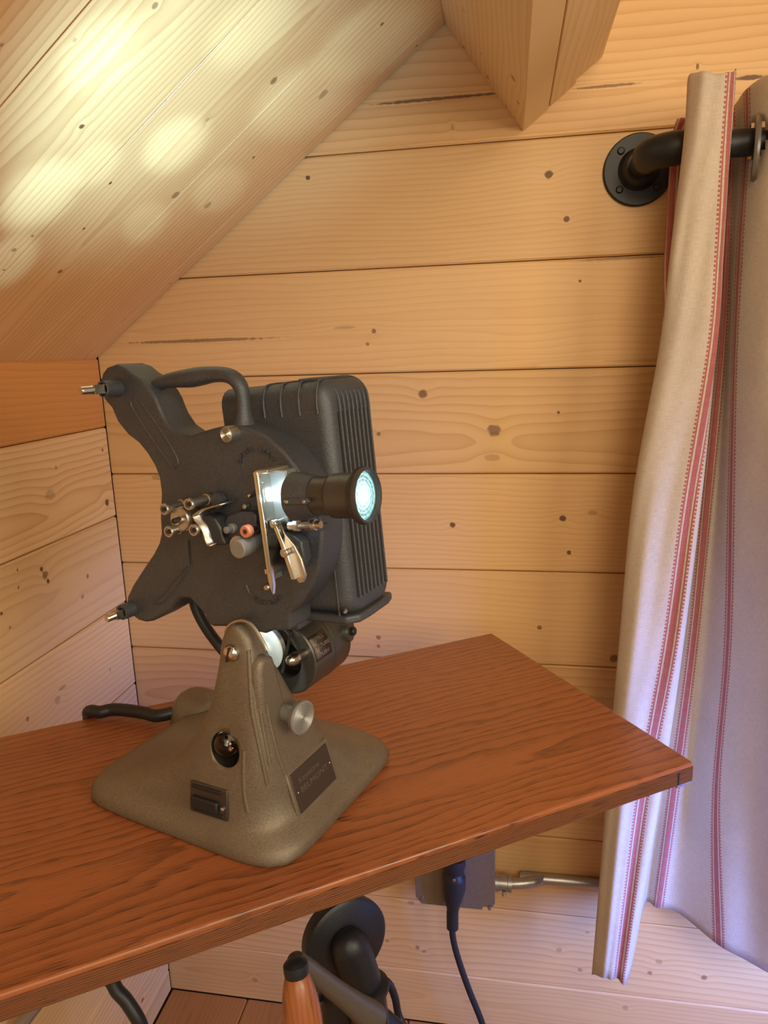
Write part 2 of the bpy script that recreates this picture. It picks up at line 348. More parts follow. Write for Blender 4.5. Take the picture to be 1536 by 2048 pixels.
for k in range(4):
    a = k*PI/2+.5; d = Vector((math.cos(a), math.sin(a), 0)); b0 = Vector((Pc.x, Pc.y+.012, .17))
    mb = MB(); mb.tube(catmull([b0, b0+d*.08+Vector((0, 0, .0)), b0+d*.18+Vector((0, 0, -.06)), b0+d*.27+Vector((0, 0, -.15)), b0+d*.30+Vector((0, 0, -.155))], 5), [.016]*10+[.013]*6+[.011]*5, 12); mb.build('leg', m_iron, table)
for k, (xa, xb) in enumerate(((700, 860), (680, 540))):
    a0_ = tp(700 if k == 0 else 640, 1975, .17); b_ = tp(xb, 2120, .15)
    mb = MB(); mb.tube([a0_, lerp(a0_, b_, .5), b_], [.008, .0095, .0105], 12); mb.build('brace', m_iron, table)
h0 = tp(598, 1925, .075); h1 = tp(738, 2030, .085)
mb = MB(); mb.tube(catmull([h0+Vector((-.002, 0, .002)), h0, lerp(h0, h1, .5), h1, h1+(h1-h0)*.1], 4), [.0068, .0075, .0072, .007, .0075, .008, .008, .008, .0085, .009, .010, .0115, .0125, .013, .0125, .012, .011], 20)
mb.build('lever_arm', m_ironw, table)
g0 = tp(590, 1922, .068); g1 = tp(612, 2090, .05)
dv = (g1-g0); 
mb = MB(); mb.tube([g0+dv*t for t in (-.03, 0, .03, .07, .11, .16)], [.004, .0078, .0098, .010, .0100, .0096], 24); mb.build('handle_cap', m_iron, table)
m_hw = wood('handle_wood', (0, 0, 1), (1, 0, 0), (.36, .115, .03), (.11, .03, .01), (), seed=401, spacing=.004, contrast=.5, rough=.35, coat=.3, depth=.01, pores=.5)
mb = MB(); mb.tube([g0+dv*t for t in (.155, .17, .25, .35, .45, .56, .68, .8, .92, 1.05)], [.0088, .0096, .0115, .013, .0142, .0150, .0155, .0155, .015, .014], 28); mb.build('handle_grip', m_hw, table)
# ------------------------------------------------------------------ projector frames
PY = math.radians(-18.5); EX = Vector((math.cos(PY), math.sin(PY), 0)); EY = Vector((-math.sin(PY), math.cos(PY), 0))
CW = EX*(-.368)+EY*.432+Vector((0, 0, HT))
TILT = math.radians(4.5)
def lb(p): p = Vector(p)-CW; return Vector((p.dot(EX), p.dot(EY), p.z))           # world -> base frame
def B(x, y, v): d = ray(x, y); return lb(d*((CW.dot(EY)+v)/d.dot(EY)))
PV = B(465, 1305, -.08); PV.y = 0
ct, st_ = math.cos(TILT), math.sin(TILT)
def T(u, v, w): return Vector((PV.x+u*ct-w*st_, v, PV.z+u*st_+w*ct))               # body frame -> base frame
def U(x, y, v):
    p = B(x, y, v)-PV; return (p.x*ct+p.z*st_, -p.x*st_+p.z*ct)
def Vd(x, y, u):        # depth v where the pixel ray has body coordinate u
    lo, hi = -.2, .12
    for _ in range(50):
        m = (lo+hi)/2
        if (U(x, y, m)[0]-u)*(U(x, y, lo)[0]-u) <= 0: hi = m
        else: lo = m
    return (lo+hi)/2
proj = empty('film_projector', CW, PY, label='vintage grey-brown cast-metal film projector with glowing lens, standing on the oak table', cat='projector')
UX = Vector((ct, 0, st_)); UW = Vector((-st_, 0, ct)); VB = Vector((0, 1, 0)); VF = Vector((0, -1, 0))
# paints and metals
def cast_paint(name, col, rough=.42, metal=.35):
    t = NT(name); o = t.obj(); n1 = t.noise(o, 900, 3, .6); n2 = t.noise(o, 2600, 2, .5); n3 = t.noise(o, 26, 4, .6)
    c = t.mix(t.rng(n1, .35, .7), tuple(q*.8 for q in col), tuple(q*1.25 for q in col))
    c = t.mix(t.rng(n3, .45, .7, 0., .35), c, tuple(q*.62 for q in col))
    t.set(Base_Color=c, Roughness=rough, Metallic=metal)
    t.bump(t.m('ADD', n1, t.m('MULTIPLY', n2, .5)), .5, .0005); return t.mat
M_C = cast_paint('cast_paint', (.072, .078, .092))  # bluish flare cast over the body is put into its paint colour
M_C2 = cast_paint('cast_paint_base', (.185, .152, .110))
M_DK = plain('recess_black', (.020, .018, .016), .6, .1, nscale=300)  # black of dark parts, also used for the shade between fins
M_CH = plain('polished_nickel', (.62, .58, .50), .2, 1., var=.05)
M_NI = plain('satin_nickel', (.50, .47, .42), .36, .95, nscale=500, nstr=.1)
M_GK = plain('grey_knob', (.26, .26, .25), .45, .4, nscale=700, nstr=.1)
M_OR = plain('orange_roller', (.55, .19, .10), .5)
M_BL = plain('black_rubber', (.012, .014, .018), .45, nscale=300, nstr=.1)
M_PLT = plain('name_plate', (.075, .058, .048), .4, .5, nscale=500, nstr=.2)
def wpart(mb, name, mat, **k): return mb.build(name, mat, proj, **k)
P = lambda pts, v: [U(x, y, v) for x, y in pts]
def smooth2(pts, k=4): return [(q.x, q.y) for q in catmull([Vector((a, b, 0)) for a, b in pts], k, True)]
# --- base and neck ------------------------------------------------------------
def sring(z, x0, x1, y0, y1, ex=4., n=64, dz=0):
    cx, cy, hx, hy = (x0+x1)/2, (y0+y1)/2, (x1-x0)/2, (y1-y0)/2; out = []
    for k in range(n):
        a = 2*PI*(k+.5)/n; c, s = math.cos(a), math.sin(a); q = (abs(c)**ex+abs(s)**ex)**(-1/ex)
        out.append(Vector((cx+hx*q*c, cy+hy*q*s, z)))
    return out
keys = [(0, -.106, .100, -.1015, .074, 7), (.003, -.108, .102, -.1035, .076, 7), (.010, -.107, .101, -.102, .075, 6.5), (.0155, -.101, .096, -.0985, .070, 6), (.021, -.088, .090, -.096, .060, 5),
        (.028, -.066, .086, -.0945, .046, 4.5), (.038, -.040, .0835, -.093, .026, 4), (.050, -.018, .0815, -.0915, .008, 4), (.065, -.0005, .0795, -.089, -.006, 4.5), (.082, .0135, .077, -.0865, -.020, 5), (.100, .0245, .0745, -.0845, -.034, 5), (.120, .0320, .0725, -.0825, -.045, 5), (.138, .0370, .0695, -.0805, -.054, 4.5), (.147, .0385, .0680, -.080, -.057, 4), (.154, .0400, .0665, -.0795, -.058, 3.5), (.160, .0425, .0645, -.0790, -.059, 3), (.165, .0460, .0605, -.0780, -.060, 2.5), (.1675, .0490, .0570, -.0765, -.062, 2.5)]
rings = []
for i in range(len(keys)-1):
    for j in range(3):
        t = j/3; a, b = keys[i], keys[i+1]
        pa, pb = keys[max(i-1, 0)], keys[min(i+2, len(keys)-1)]
        q = [.5*((2*p1)+(p2-p0)*t+(2*p0-5*p1+4*p2-p3)*t*t+(3*p1-p0-3*p2+p3)*t**3) for p0, p1, p2, p3 in zip(pa, a, b, pb)]
        rings.append(sring(max(0, q[0]), *q[1:5], ex=max(2.2, q[5])))
rings.append(sring(*keys[-1][:5], ex=2.5))
mbb = MB(); mbb.loft(rings)
bvh = BVHTree.FromPolygons([tuple(v) for v in mbb.v], mbb.f)
def cast(x, y):
    o = lb((0, 0, 0)); d = ray(x, y); d = Vector((d.dot(EX), d.dot(EY), d.z)).normalized()
    h, n, i, dist = bvh.ray_cast(o, d)
    if h is None: print('cast miss', x, y); return B(x, y, -.09), Vector((0, -1, 0))
    if n.dot(d) > 0: n = -n
    return h, n
base_o = wpart(mbb, 'pedestal', M_C2, angle=75)
lp, ln = cast(449, 1500)
cut = MB(); cut.lathe([(-.022, .0132), (.012, .0132)], lp, ln, 48); cut_o = cut.build('cutter', M_DK, proj)
bo = base_o.modifiers.new('hole', 'BOOLEAN'); bo.operation = 'DIFFERENCE'; bo.object = cut_o; bo.solver = 'EXACT'
bpy.context.view_layer.update()
dg = bpy.context.evaluated_depsgraph_get(); me2 = bpy.data.meshes.new_from_object(base_o.evaluated_get(dg))
base_o.modifiers.clear(); base_o.data = me2; bpy.data.objects.remove(cut_o)
mb = MB(); mb.lathe([(-.0215, .0), (-.0215, .0130), (-.001, .0130)], lp, ln, 48, caps=False); wpart(mb, 'lamp_socket', M_DK)
m_gl = NT('amber_bulb_glass'); m_gl.set(Base_Color=(.9, .75, .6), Roughness=.03, Transmission_Weight=1., IOR=1.45)
mb = MB(); mb.lathe([(-.0095*math.cos(PI*k/14), .0092*math.sin(PI*k/14)) for k in range(15)], lp-ln*.006+Vector((-.0025, 0, .0025)), ln, 32, caps=False); bulb = wpart(mb, 'pilot_bulb', m_gl.mat, angle=180)
mb = MB(); mb.lathe([(-.010, .0015), (-.004, .0015), (-.003, .0008), (-.002, .0015), (-.001, .0002)], lp-ln*.003, ln, 12); f_ = mb.build('filament_post', M_CH, bulb)
# raised ribs along the neck
def ribline(pxs, r, off=0., **k):
    pts = []
    for (x, y) in pxs:
        h, n = cast(x, y); pts.append(h+n*off)
    return MB().tube(catmull(pts, 6), r, 10)
for pl in ([(497, 1300), (499, 1335), (503, 1410), (510, 1450), (524, 1520), (535, 1570)], [(527, 1345), (532, 1400), (541, 1450), (556, 1510), (570, 1550)], [(514, 1350), (519, 1410), (527, 1460), (540, 1530)], [(488, 1500), (487, 1545), (489, 1590), (496, 1625)]):
    wpart(ribline(pl, .0016, -.0004), 'rib', M_C2)
# side buttress
mb = MB(); fnb = lambda a, b, c: Vector((c, a, b))
def Bx(x, y, u):
    d = ray(x, y); k = (CW.dot(EX)+u)/d.dot(EX); return lb(d*k)
b_out = [(q.y, q.z) for q in (Bx(x, y, .0745) for x, y in ((521, 1420), (518, 1345), (521, 1324), (531, 1313), (542, 1308), (549, 1313), (555, 1330), (573, 1400), (590, 1440), (612, 1490)))] + [(-.040, .030), (-.066, .040)]
mb.prism(b_out, .050, .0745, fnb); wpart(mb, 'buttress', M_C2, bevel=.0045, seg=4)
# rear cord boss
c0 = B(345, 1440, .045)
mb = MB(); mb.loft([sring(z, -.128+d, -.075-d*.2, .015+d, .062-d, 3.) for z, d in ((.001, 0), (.012, .001), (.022, .004), (.029, .009), (.032, .016))]); wpart(mb, 'cord_boss', M_C2, angle=75)
# pivot screw
pc, pn = cast(465, 1305); pn = Vector((0, -1, 0))
mb = MB(); mb.lathe([(-.002, .0058), (0, .0063), (.0022, .0062), (.0038, .0050), (.0050, .0030), (.0054, .0)], pc, pn, 40); wpart(mb, 'pivot_screw', M_CH)
mb = MB(); s_ = Vector((.30, 0, .95)).normalized(); s2 = Vector((0, -1, 0)).cross(s_)
mb.add([pc+pn*h+s_*a+s2*b for h in (.002, .0057) for a, b in ((-.0055, -.0006), (.0055, -.0006), (.0055, .0006), (-.0055, .0006))], [(0, 1, 2, 3), (7, 6, 5, 4), (0, 4, 5, 1), (1, 5, 6, 2), (2, 6, 7, 3), (3, 7, 4, 0)]); wpart(mb, 'screw_slot', M_DK)
# elevation knob on the right face of the neck
kc_ = Bx(567, 1425, .0745)+Vector((.0165, 0, 0))
mb = MB(); mb.lathe([(-.022, .0066), (-.006, .0066), (-.0058, .0085), (-.0048, .0105), (0.0, .0125), (.001, .0121)]+[(.0012+(.0005 if k % 2 else -.0001), .0112*(1-k/14)) for k in range(14)], kc_, (1, -.10, .02), 48); wpart(mb, 'elevation_knob', M_GK)
# nameplate + switch laid on the casting
def surf_plate(cors, thick, name, mat, off=0., bevel=.0004):
    ps = [cast(x, y)[0] for x, y in cors]; c = sum(ps, Vector())/4
    ex = ((ps[1]-ps[0])+(ps[2]-ps[3])).normalized(); ey = ((ps[3]-ps[0])+(ps[2]-ps[1])); ey = (ey-ex*ey.dot(ex)).normalized(); n = ex.cross(ey)
    camd = lb((0, 0, 0))-c
    if n.dot(camd) < 0: n = -n
    lift = 0
    for i_ in range(7):
        for j_ in range(7):
            a_, b_ = i_/6, j_/6; q_ = (ps[0]*(1-a_)+ps[1]*a_)*(1-b_)+(ps[3]*(1-a_)+ps[2]*a_)*b_
            h_ = bvh.ray_cast(q_+n*.03, -n)[0]
            if h_ is not None: lift = max(lift, (h_-c).dot(n))
    lift *= .8
    lx = ((ps[1]-ps[0]).length+(ps[2]-ps[3]).length)/2; ly = ((ps[3]-ps[0]).length+(ps[2]-ps[1]).length)/2
    def fn(a, b, h): return c+ex*a+ey*b+n*(h+lift+off)
    mb = MB(); mb.box((-lx/2, -ly/2, -.010), (lx/2, ly/2, thick), lambda q: fn(*q)); o = wpart(mb, name, mat, bevel=bevel)
    return fn, lx, ly, thick, o
fn, lx, ly, th, plate = surf_plate([(568, 1564), (639, 1498), (678, 1544), (607, 1615)], .0013, 'nameplate', M_PLT)
mb = MB(); mb.box((-lx/2-.0032, -ly/2-.0034, -.010), (lx/2+.0032, ly/2+.0034, .0005), lambda q: fn(*q)); wpart(mb, 'plate_frame', M_C2, bevel=.001)
def text(body, size, mat, place, name, parent, ext=.0002, fontscale=(1, 1)):
    cu = bpy.data.curves.new('t', 'FONT'); cu.body = body; cu.size = size; cu.extrude = ext; cu.align_x = 'CENTER'; cu.align_y = 'CENTER'; cu.resolution_u = 3
    o = bpy.data.objects.new('t', cu); COL.objects.link(o); bpy.context.view_layer.update()
    me = bpy.data.meshes.new_from_object(o.evaluated_get(bpy.context.evaluated_depsgraph_get())); bpy.data.objects.remove(o)
    for v in me.vertices: v.co = place(Vector((v.co.x*fontscale[0], v.co.y*fontscale[1], v.co.z)))
    me.materials.clear(); me.materials.append(mat); me.name = name
    r = bpy.data.objects.new(name, me); COL.objects.link(r); r.parent = parent; return r
M_LT = plain('worn_lettering', (.20, .16, .13), .4, .6)
sgn = 1
def on_plate(cx, cy): return lambda q: fn(q.x+cx, -(q.y+cy), th+q.z)
text('Keystone', ly*.20, M_LT, on_plate(-lx*.08, ly*.22), 'lettering', plate, fontscale=(1.15, 1))
text('BELMONT', ly*.20, M_LT, on_plate(0, -.02*ly), 'lettering', plate, fontscale=(1.3, 1))
for sx in (-1, 1):
    mb = MB(); q = fn(sx*lx*.44, 0, th); nn = (fn(0, 0, 1)-fn(0, 0, 0)); mb.lathe([(-.001, .0008), (.0004, .0008), (.0008, .0003)], q, nn, 10); mb.build('rivet', M_NI, plate)
fn2, lx2, ly2, th2, sw = surf_plate([(386, 1560), (460, 1581), (454, 1642), (380, 1618)], .0012, 'switch_plate', M_PLT, bevel=.001)
mb = MB(); mb.box((-lx2*.42, -ly2*.08, 0), (lx2*.30, ly2*.30, .0048), lambda q: fn2(*q)); mb.build('toggle', M_BL, sw, bevel=.0012)
mb = MB(); mb.box((-lx2*.42, -ly2*.42, 0), (lx2*.36, -ly2*.30, .0022), lambda q: fn2(*q)); mb.box((-lx2*.40, ly2*.32, 0), (lx2*.42, ly2*.42, .0022), lambda q: fn2(*q)); mb.build('switch_guard', M_BL, sw, bevel=.0005)
mb = MB(); mb.lathe([(0, .0016), (.002, .0015), (.0024, .001)], fn2(lx2*.40, ly2*.1, .001), fn2(0, 0, 1)-fn2(0, 0, 0), 14); mb.build('switch_screw', M_NI, sw)
# --- body casting -------------------------------------------------------------
VFc, VBc = -.067, -.040
outl = [(200, 765), (203, 748), (212, 735), (231, 728), (248, 734), (262, 746), (279, 757), (291, 770), (303, 784), (312, 800), (318, 816), (325, 832), (341, 856), (360, 869), (378, 872), (401, 864), (424, 857), (446, 852), (468, 851),
        (486, 853), (504, 861), (533, 873), (567, 903), (594, 937), (618, 975), (636, 1020), (644, 1066), (643, 1100), (638, 1138), (624, 1173), (602, 1207), (588, 1220), (579, 1228), (580, 1262),
        (546, 1262), (530, 1268), (500, 1262), (475, 1258), (452, 1254), (423, 1254), (413, 1242), (409, 1230), (394, 1214), (379, 1198), (361, 1197), (350, 1206), (343, 1220), (324, 1232), (304, 1243), (291, 1245), (276, 1241), (265, 1233),
        (256, 1222), (252, 1208), (254, 1193), (265, 1170), (287, 1136), (306, 1108), (317, 1086), (321, 1066), (319, 1034), (321, 985), (317, 955), (308, 932), (293, 907), (276, 886), (254, 869), (234, 844), (222, 816), (208, 800), (201, 785)]
body_pts = P(outl, VFc)
mb = MB(); mb.prism(body_pts, VFc, VBc, lambda a, b, c: T(a, c, b)); body = wpart(mb, 'body_casting', M_C, bevel=.0022, seg=3, angle=60)
# embossed lines of the arms (long rounded panels)
def ring_path(pxs, v, r, name='embossed_rim', parent=None, closed=True, k=5, mat=None):
    pts = [T(*(lambda q: (q[0], v, q[1]))(U(x, y, v))) for x, y in pxs]
    if closed: pts = catmull(pts, k, True); pts.append(pts[0])
    else: pts = catmull(pts, k)
    return MB().tube(pts, r, 6).build(name, mat or M_C, parent or proj)
ring_path([(262, 800), (272, 795), (300, 830), (340, 890), (356, 922), (350, 936), (340, 928), (300, 872), (266, 818)], VFc, .0007, parent=body)
ring_path([(330, 1185), (345, 1165), (372, 1135), (378, 1128), (372, 1146), (340, 1190), (325, 1205), (306, 1208)], VFc, .0007, parent=body)
ring_path([(482, 960), (487, 920), (494, 893)], VFc, .0006, parent=body, closed=False)
ring_path([(378, 1080), (380, 1110), (383, 1130)], VFc, .0008, parent=body, closed=False, mat=M_DK)
ring_path([(492, 1170), (500, 1188), (515, 1200), (532, 1204), (548, 1201), (556, 1196)], VFc, .0008, parent=body, closed=False)
# raised letters on arcs
def arc_text(s, cx, cy, r, a0, a1, size, flip=False):
    mbv = []; u0, w0 = U(cx, cy, VFc)
    for i, ch in enumerate(s):
        if ch == ' ': continue
        a = lerp(a0, a1, i/(len(s)-1)); ca, sa = math.cos(a), math.sin(a)
        pu, pw = u0+r*ca, w0+r*sa
        if not flip: dx = (sa, -ca); dy = (ca, sa)
        else: dx = (-sa, ca); dy = (-ca, -sa)
        o = text(ch, size, M_C, lambda q: T(pu+q.x*dx[0]+q.y*dy[0], VFc-.0003-q.z, pw+q.x*dx[1]+q.y*dy[1]), 'raised_letter', body, ext=.0008)
arc_text('SMALL LOOP', 517, 946, .0160, math.radians(152), math.radians(30), .0048)
arc_text('LARGE LOOP', 528, 1160, .0165, math.radians(222), math.radians(318), .0046, True)
# dial beside the handle foot
u, w = U(453, 869, VFc-.008)
mb = MB(); mb.lathe([(0, .0050), (.007, .0052), (.0085, .0050)]+[(.0088+(.0003 if k % 2 else -.0001), .0045*(1-k/12)) for k in range(12)], T(u, VFc, w), VF, 36); wpart(mb, 'clutch_dial', M_NI)
# reel spindles
for (x, y, xt, yt) in ((236, 776, 160, 780), (263, 1217, 213, 1238)):
    u, w = U(x, y, VFc); vt = Vd(xt, yt, u); L = VFc-vt; o = T(u, VFc, w)
    up = y < 1000
    mb = MB(); mb.lathe([(-.001, .0062), (L*.42, .0058), (L*.42, .0046), (L*.36, .0044)], o, VF, 32); b_ = wpart(mb, 'spindle_boss', M_C)
    mb = MB(); mb.lathe([(L*.30, .0032), (L*.72, .0032), (L*.74, .0028), (L*.97, .0028), (L, .0022)], o, VF, 16 if not up else 4 if False else 20)
    mb.box((-.0032, L*.3, -.0032), (.0032, L*.70, .0032), lambda q: o+UX*q.x+VF*q.y+UW*q.z)
    wpart(mb, 'reel_spindle', M_CH)
    mb = MB(); mb.lathe([(0, .001), (.0036, .001)], o+VF*L*.5, (.3, -.5, .2), 8); wpart(mb, 'spindle_catch', M_DK)
# carrying handle
hv = -.056
hp = [(296, 786, 14), (308, 775, 14), (322, 766, 15), (345, 760, 18), (381, 756, 22), (405, 752, 21), (428, 749, 18), (452, 750, 17), (470, 758, 17), (482, 775, 16), (486, 795, 15), (488, 820, 16), (489, 838, 20), (490, 856, 27), (491, 872, 32)]
pts = catmull([T(*(lambda q: (q[0], hv, q[1]))(U(x, y, hv))) for x, y, r in hp], 4)
rr = [q.x for q in catmull([Vector((r/2850., 0, 0)) for x, y, r in hp], 4)]
wpart(MB().tube(pts, rr, 20, flat=.85, up=Vector((0, 1, 0))), 'carrying_handle', M_C)
# --- lamp house ---------------------------------------------------------------
LU1 = .0763; LV0, LV1, LW0, LW1 = -.042, .0150, .0170, .1790; LU0 = -.012
def rrect(a0, b0, a1, b1, r, k=5):
    out = []
    for cx, cy, s in ((a1-r, b1-r, 0), (a0+r, b1-r, 1), (a0+r, b0+r, 2), (a1-r, b0+r, 3)):
        for j in range(k+1):
            a = PI/2*(s+j/k); out.append((cx+r*math.cos(a), cy+r*math.sin(a)))
    return out
# section across v (depth) and w, lofted along u with a rounded front
mb = MB(); rg = []
for j in range(8):
    a = PI/2*j/7; ins = .009*(1-math.cos(a)); uu = LU1-.009+.009*math.sin(a)
    uu, ins = (LU1-.009+.009*math.sin(a), .009*(1-math.cos(a)))
    rg.append((uu, ins))
rg = [(LU0, 0)]+rg
rings = []
for uu, ins in rg:
    rings.append([T(uu, p, q) for p, q in rrect(LV0+ins, LW0+ins*.3, LV1-ins*.35, LW1-ins, .012)])
mb.loft(rings); lamp = wpart(mb, 'lamp_house', M_C, angle=50)
# dark sheet standing in for shade between the fins + vertical fins wrapping over the top
mb = MB(); mb.box((LU1-.001, -.0315, LW0+.012), (LU1+.0006, LV1-.0035, LW1-.022), lambda q: T(*q)); mb.build('louvre_shade', M_DK, lamp)
nf = 8
for k in range(nf):
    v = lerp(-.0290, LV1-.0050, k/(nf-1))
    path = [(LU1+.0003, LW0+.011+.0012*0), (LU1+.0003, LW1-.040), (LU1+.0003, LW1-.016), (LU1-.0015, LW1-.008), (LU1-.006, LW1-.0025), (LU1-.013, LW1+.0004), (LU1-.026, LW1+.0006)]
    vo = [0, 0, 0, -.0003*1, -.001, -.002, -.003]
    pts = [T(a, v+vo[i]*(1+.5*(nf-k)/nf) if i > 2 else v, b) for i, (a, b) in enumerate(path)]
    mb = MB(); mb.tube(catmull(pts, 3), .0013, 8, flat=.85); mb.build('cooling_fin', M_C, lamp)
for (x, y) in ((522, 770), (556, 766), (592, 762), (628, 759)):
    u, w = U(x, y+4, LV0)
    pts = [T(u, LV0-.0001, LW1-.022), T(u, LV0-.0001, LW1-.013), T(u, LV0+.0030, LW1-.0040), T(u, LV0+.010, LW1+.0002), T(u, LV1-.012, LW1+.0002)]
    MB().tube(catmull(pts, 4), .0008, 6).build('top_rib', M_C, lamp)
# seam of the side panel + bottom tray
u_s, w_s = U(668, 1150, LV0)
MB().tube([T(LU1-.0095, LV0-.0002, LW0+.001), T(LU1-.0095, LV0-.0002, LW0+.062)], .0007, 6).build('panel_seam', M_C, lamp)
mb = MB()
pr = [(LU0+.02, LV0+.002), (LU1-.004, LV0-.0015), (LU1+.0035, LV0+.006), (LU1+.0045, LV0+.020), (LU1+.004, LV1-.010), (LU1+.001, LV1+.0005), (LU0+.02, LV1+.001)]
mb.prism(pr, LW0-.0045, LW0+.0015, lambda a, b, c: T(a, b, c)); mb.build('bottom_tray', M_C, lamp, bevel=.0018, seg=3)
mb = MB(); mb.lathe([(0, .0018), (.002, .0018), (.003, .001)], T(LU1-.004, LV0-.001, LW0+.006), (.6, -1, 0), 12); mb.build('latch_pin', M_CH, lamp)
# --- motor under the lamp house -------------------------------------------------
mv0 = -.028; mc = U(570, 1318, mv0); R0 = .0250
rim = U(631, 1319, mv0); R0 = abs(rim[0]-mc[0])
mo = T(mc[0], mv0, mc[1])
m_mo = plain('motor_shell', (.10, .095, .085), .35, .6, nscale=500, nstr=.1)
mb = MB(); mb.lathe([(.006, R0*.52), (0, R0*.53), (0, R0*.96), (.001, R0), (.026, R0*1.01), (.0265, R0*.985), (.028, R0*.985), (.0285, R0*1.02), (.050, R0*1.0), (.056, R0*.85), (.057, .0)], mo, VB, 56, caps=False)
motor = wpart(mb, 'motor_housing', m_mo)
mb = MB(); mb.lathe([(.012, .0), (.012, R0*.52), (.004, R0*.52)], mo, VB, 40, caps=False); mb.build('motor_cavity', M_DK, motor)
fc = U(533, 1292, mv0-.008); fo = T(fc[0], mv0-.012, fc[1])
mb = MB(); mb.lathe([(.004, .0), (.004, .018)]+[(-.0+(.0003 if k % 2 else 0), .018-(.013*k/9)) for k in range(9)]+[(-.001, .004), (-.001, .0)], fo, VB, 48, caps=False)
m_fly = plain('polished_flywheel', (.8, .82, .8), .22, .9, var=.05)
wpart(mb, 'flywheel', m_fly)
mb = MB(); a_ = T(*(lambda q: (q[0], mv0-.014, q[1]))(U(582, 1262, mv0-.014))); b_ = T(*(lambda q: (q[0], mv0-.014, q[1]))(U(565, 1345, mv0-.014)))
mb.tube([a_, b_], .0011, 8); wpart(mb, 'motor_bracket', M_DK)
# bracket linking motor and body, chrome still-picture knob, its label plate
mb = MB(); q0 = U(596, 1232, -.045); mb.box((q0[0]-.0045, -.050, q0[1]-.0095), (q0[0]+.0035, -.030, q0[1]+.006), lambda q: T(*q)); wpart(mb, 'motor_strap', M_C, bevel=.003, seg=3)
cu0 = U(578, 1322, -.045); k0_ = T(cu0[0], -.047, cu0[1]); k1_ = T(*(lambda q: (q[0], -.022, q[1]))(U(618, 1303, -.022)))
mb = MB(); dk = (k1_-k0_); mb.lathe([(0, .0010), (.001, .0028), (.004, .0044), (.010, .0050), (.012, .0040), (.016, .0042), (dk.length, .0046)], k0_, dk, 24); wpart(mb, 'still_picture_knob', M_CH)
# curved label on the drum
lab = []
def drum(a, h, r): return mo + (UX*math.cos(a)+UW*math.sin(a))*r + VB*h
a_lab = math.atan2(U(640, 1292, mv0+.012)[1]-mc[1], U(640, 1292, mv0+.012)[0]-mc[0])
a_lab = .34
na, nh = 8, 1; vs = []
for i in range(na+1):
    for h in (.001, .0215): vs.append(drum(a_lab-.33+.66*i/na, h, R0+.0009))
mb = MB(); mb.add(vs, [(2*i, 2*i+1, 2*i+3, 2*i+2) for i in range(na)]); lab_o = mb.build('motor_label', M_PLT, motor)
so = lab_o.modifiers.new('s', 'SOLIDIFY'); so.thickness = .0008
for i, s in enumerate(('STILL', 'PICTURE', 'PUSH')):
    text(s, .0040, M_NI, lambda q, i=i: drum(a_lab+.20-.20*i+(q.y)/R0, .0112+q.x*1.25, R0+.0012+q.z), 'lettering', motor, ext=.0002)
# rear cap bump with black screw
e0 = T(*(lambda q: (q[0], .022, q[1]))(U(700, 1262, .022)))
mb = MB(); mb.lathe([(-.012, .0085), (0, .0085), (.001, .008)], e0, (1, .2, .1), 24); wpart(mb, 'motor_end_cap', m_mo)
mb = MB(); mb.lathe([(0, .0034), (.0035, .0034), (.0042, .0028), (.0036, .0014), (.0036, 0)], e0+Vector((.0005, 0, 0)), (1, .1, .1), 18); wpart(mb, 'cap_screw', M_BL)
# pivot guard (thin arched lip over the neck)
pts = [T(*(lambda q: (q[0], -.074, q[1]))(U(x, y, -.074))) for x, y in ((451, 1264), (458, 1252), (470, 1244), (484, 1241), (498, 1245), (510, 1257), (520, 1274), (529, 1290), (533, 1300))]
mb = MB(); mb.tube(catmull(pts, 5), .0013, 8); wpart(mb, 'pivot_guard', M_NI)
# spring belt behind the plate
pts = [T(*(lambda q: (q[0], -.022, q[1]))(U(x, y, -.022))) for x, y in ((385, 1185), (392, 1215), (408, 1248), (430, 1280), (455, 1310), (480, 1335))]
wpart(MB().tube(catmull(pts, 5), .0045, 14), 'drive_belt', M_BL)
# --- lens ---------------------------------------------------------------------
LVx = -.0865
cu, cw = U(737, 991, LVx)
def uu(x): return U(x, 991, LVx)[0]
lo = T(0, LVx, cw)
def lathe_u(prof, name, mat, n=56, parent=None, caps=True): return MB().lathe(prof, lo, UX, n, caps).build(name, mat, parent or proj, angle=30)
u_h0, u_h1, u_b1, u_r0, u_r1 = uu(588), uu(634), uu(668), uu(722), uu(737)
hous = lathe_u([(u_h0, .006), (u_h0, .0138), (u_h0+.001, .0148), (u_h0+.006, .0146), (u_h1-.004, .0131), (u_h1, .0126), (u_h1, .0100)], 'lens_housing', M_C)
barrel = lathe_u([(u_h1-.006, .0118), (u_b1-.0015, .0118), (u_b1, .0124), (u_b1+.001, .0133), (u_r0-.004, .0135), (u_r0, .0138), (u_r0, .0120)], 'lens_barrel', plain('lens_barrel_paint', (.085, .078, .072), .32, .5, nscale=900, nstr=.25))
prof = [(u_r0-.001, .0120), (u_r0-.0008, .0155), (u_r0, .0162)]
lathe_u(prof+[(u_r1-.0012, .0164), (u_r1, .0160), (u_r1+.0002, .0148), (u_r1-.001, .0144), (u_r0+.0004, .0141)], 'lens_ring', plain('lens_ring_paint', (.072, .066, .062), .42, .5, nscale=900, nstr=.2), parent=barrel, caps=False)
mb = MB()
for k in range(96):
    a = 2*PI*k/96; d1 = (VB*math.cos(a)+UW*math.sin(a)); d2 = (-VB*math.sin(a)+UW*math.cos(a)); r = .0163
    mb.add([lo+UX*h+d1*(r+dr)+d2*s for h in (u_r0+.0005, u_r1-.0022) for dr, s in ((0, -.0003), (.00035, 0), (0, .0003))], [(0, 1, 2), (5, 4, 3), (0, 3, 4, 1), (1, 4, 5, 2)])
kn_ = mb.build('knurling', M_DK, barrel, kind='stuff')
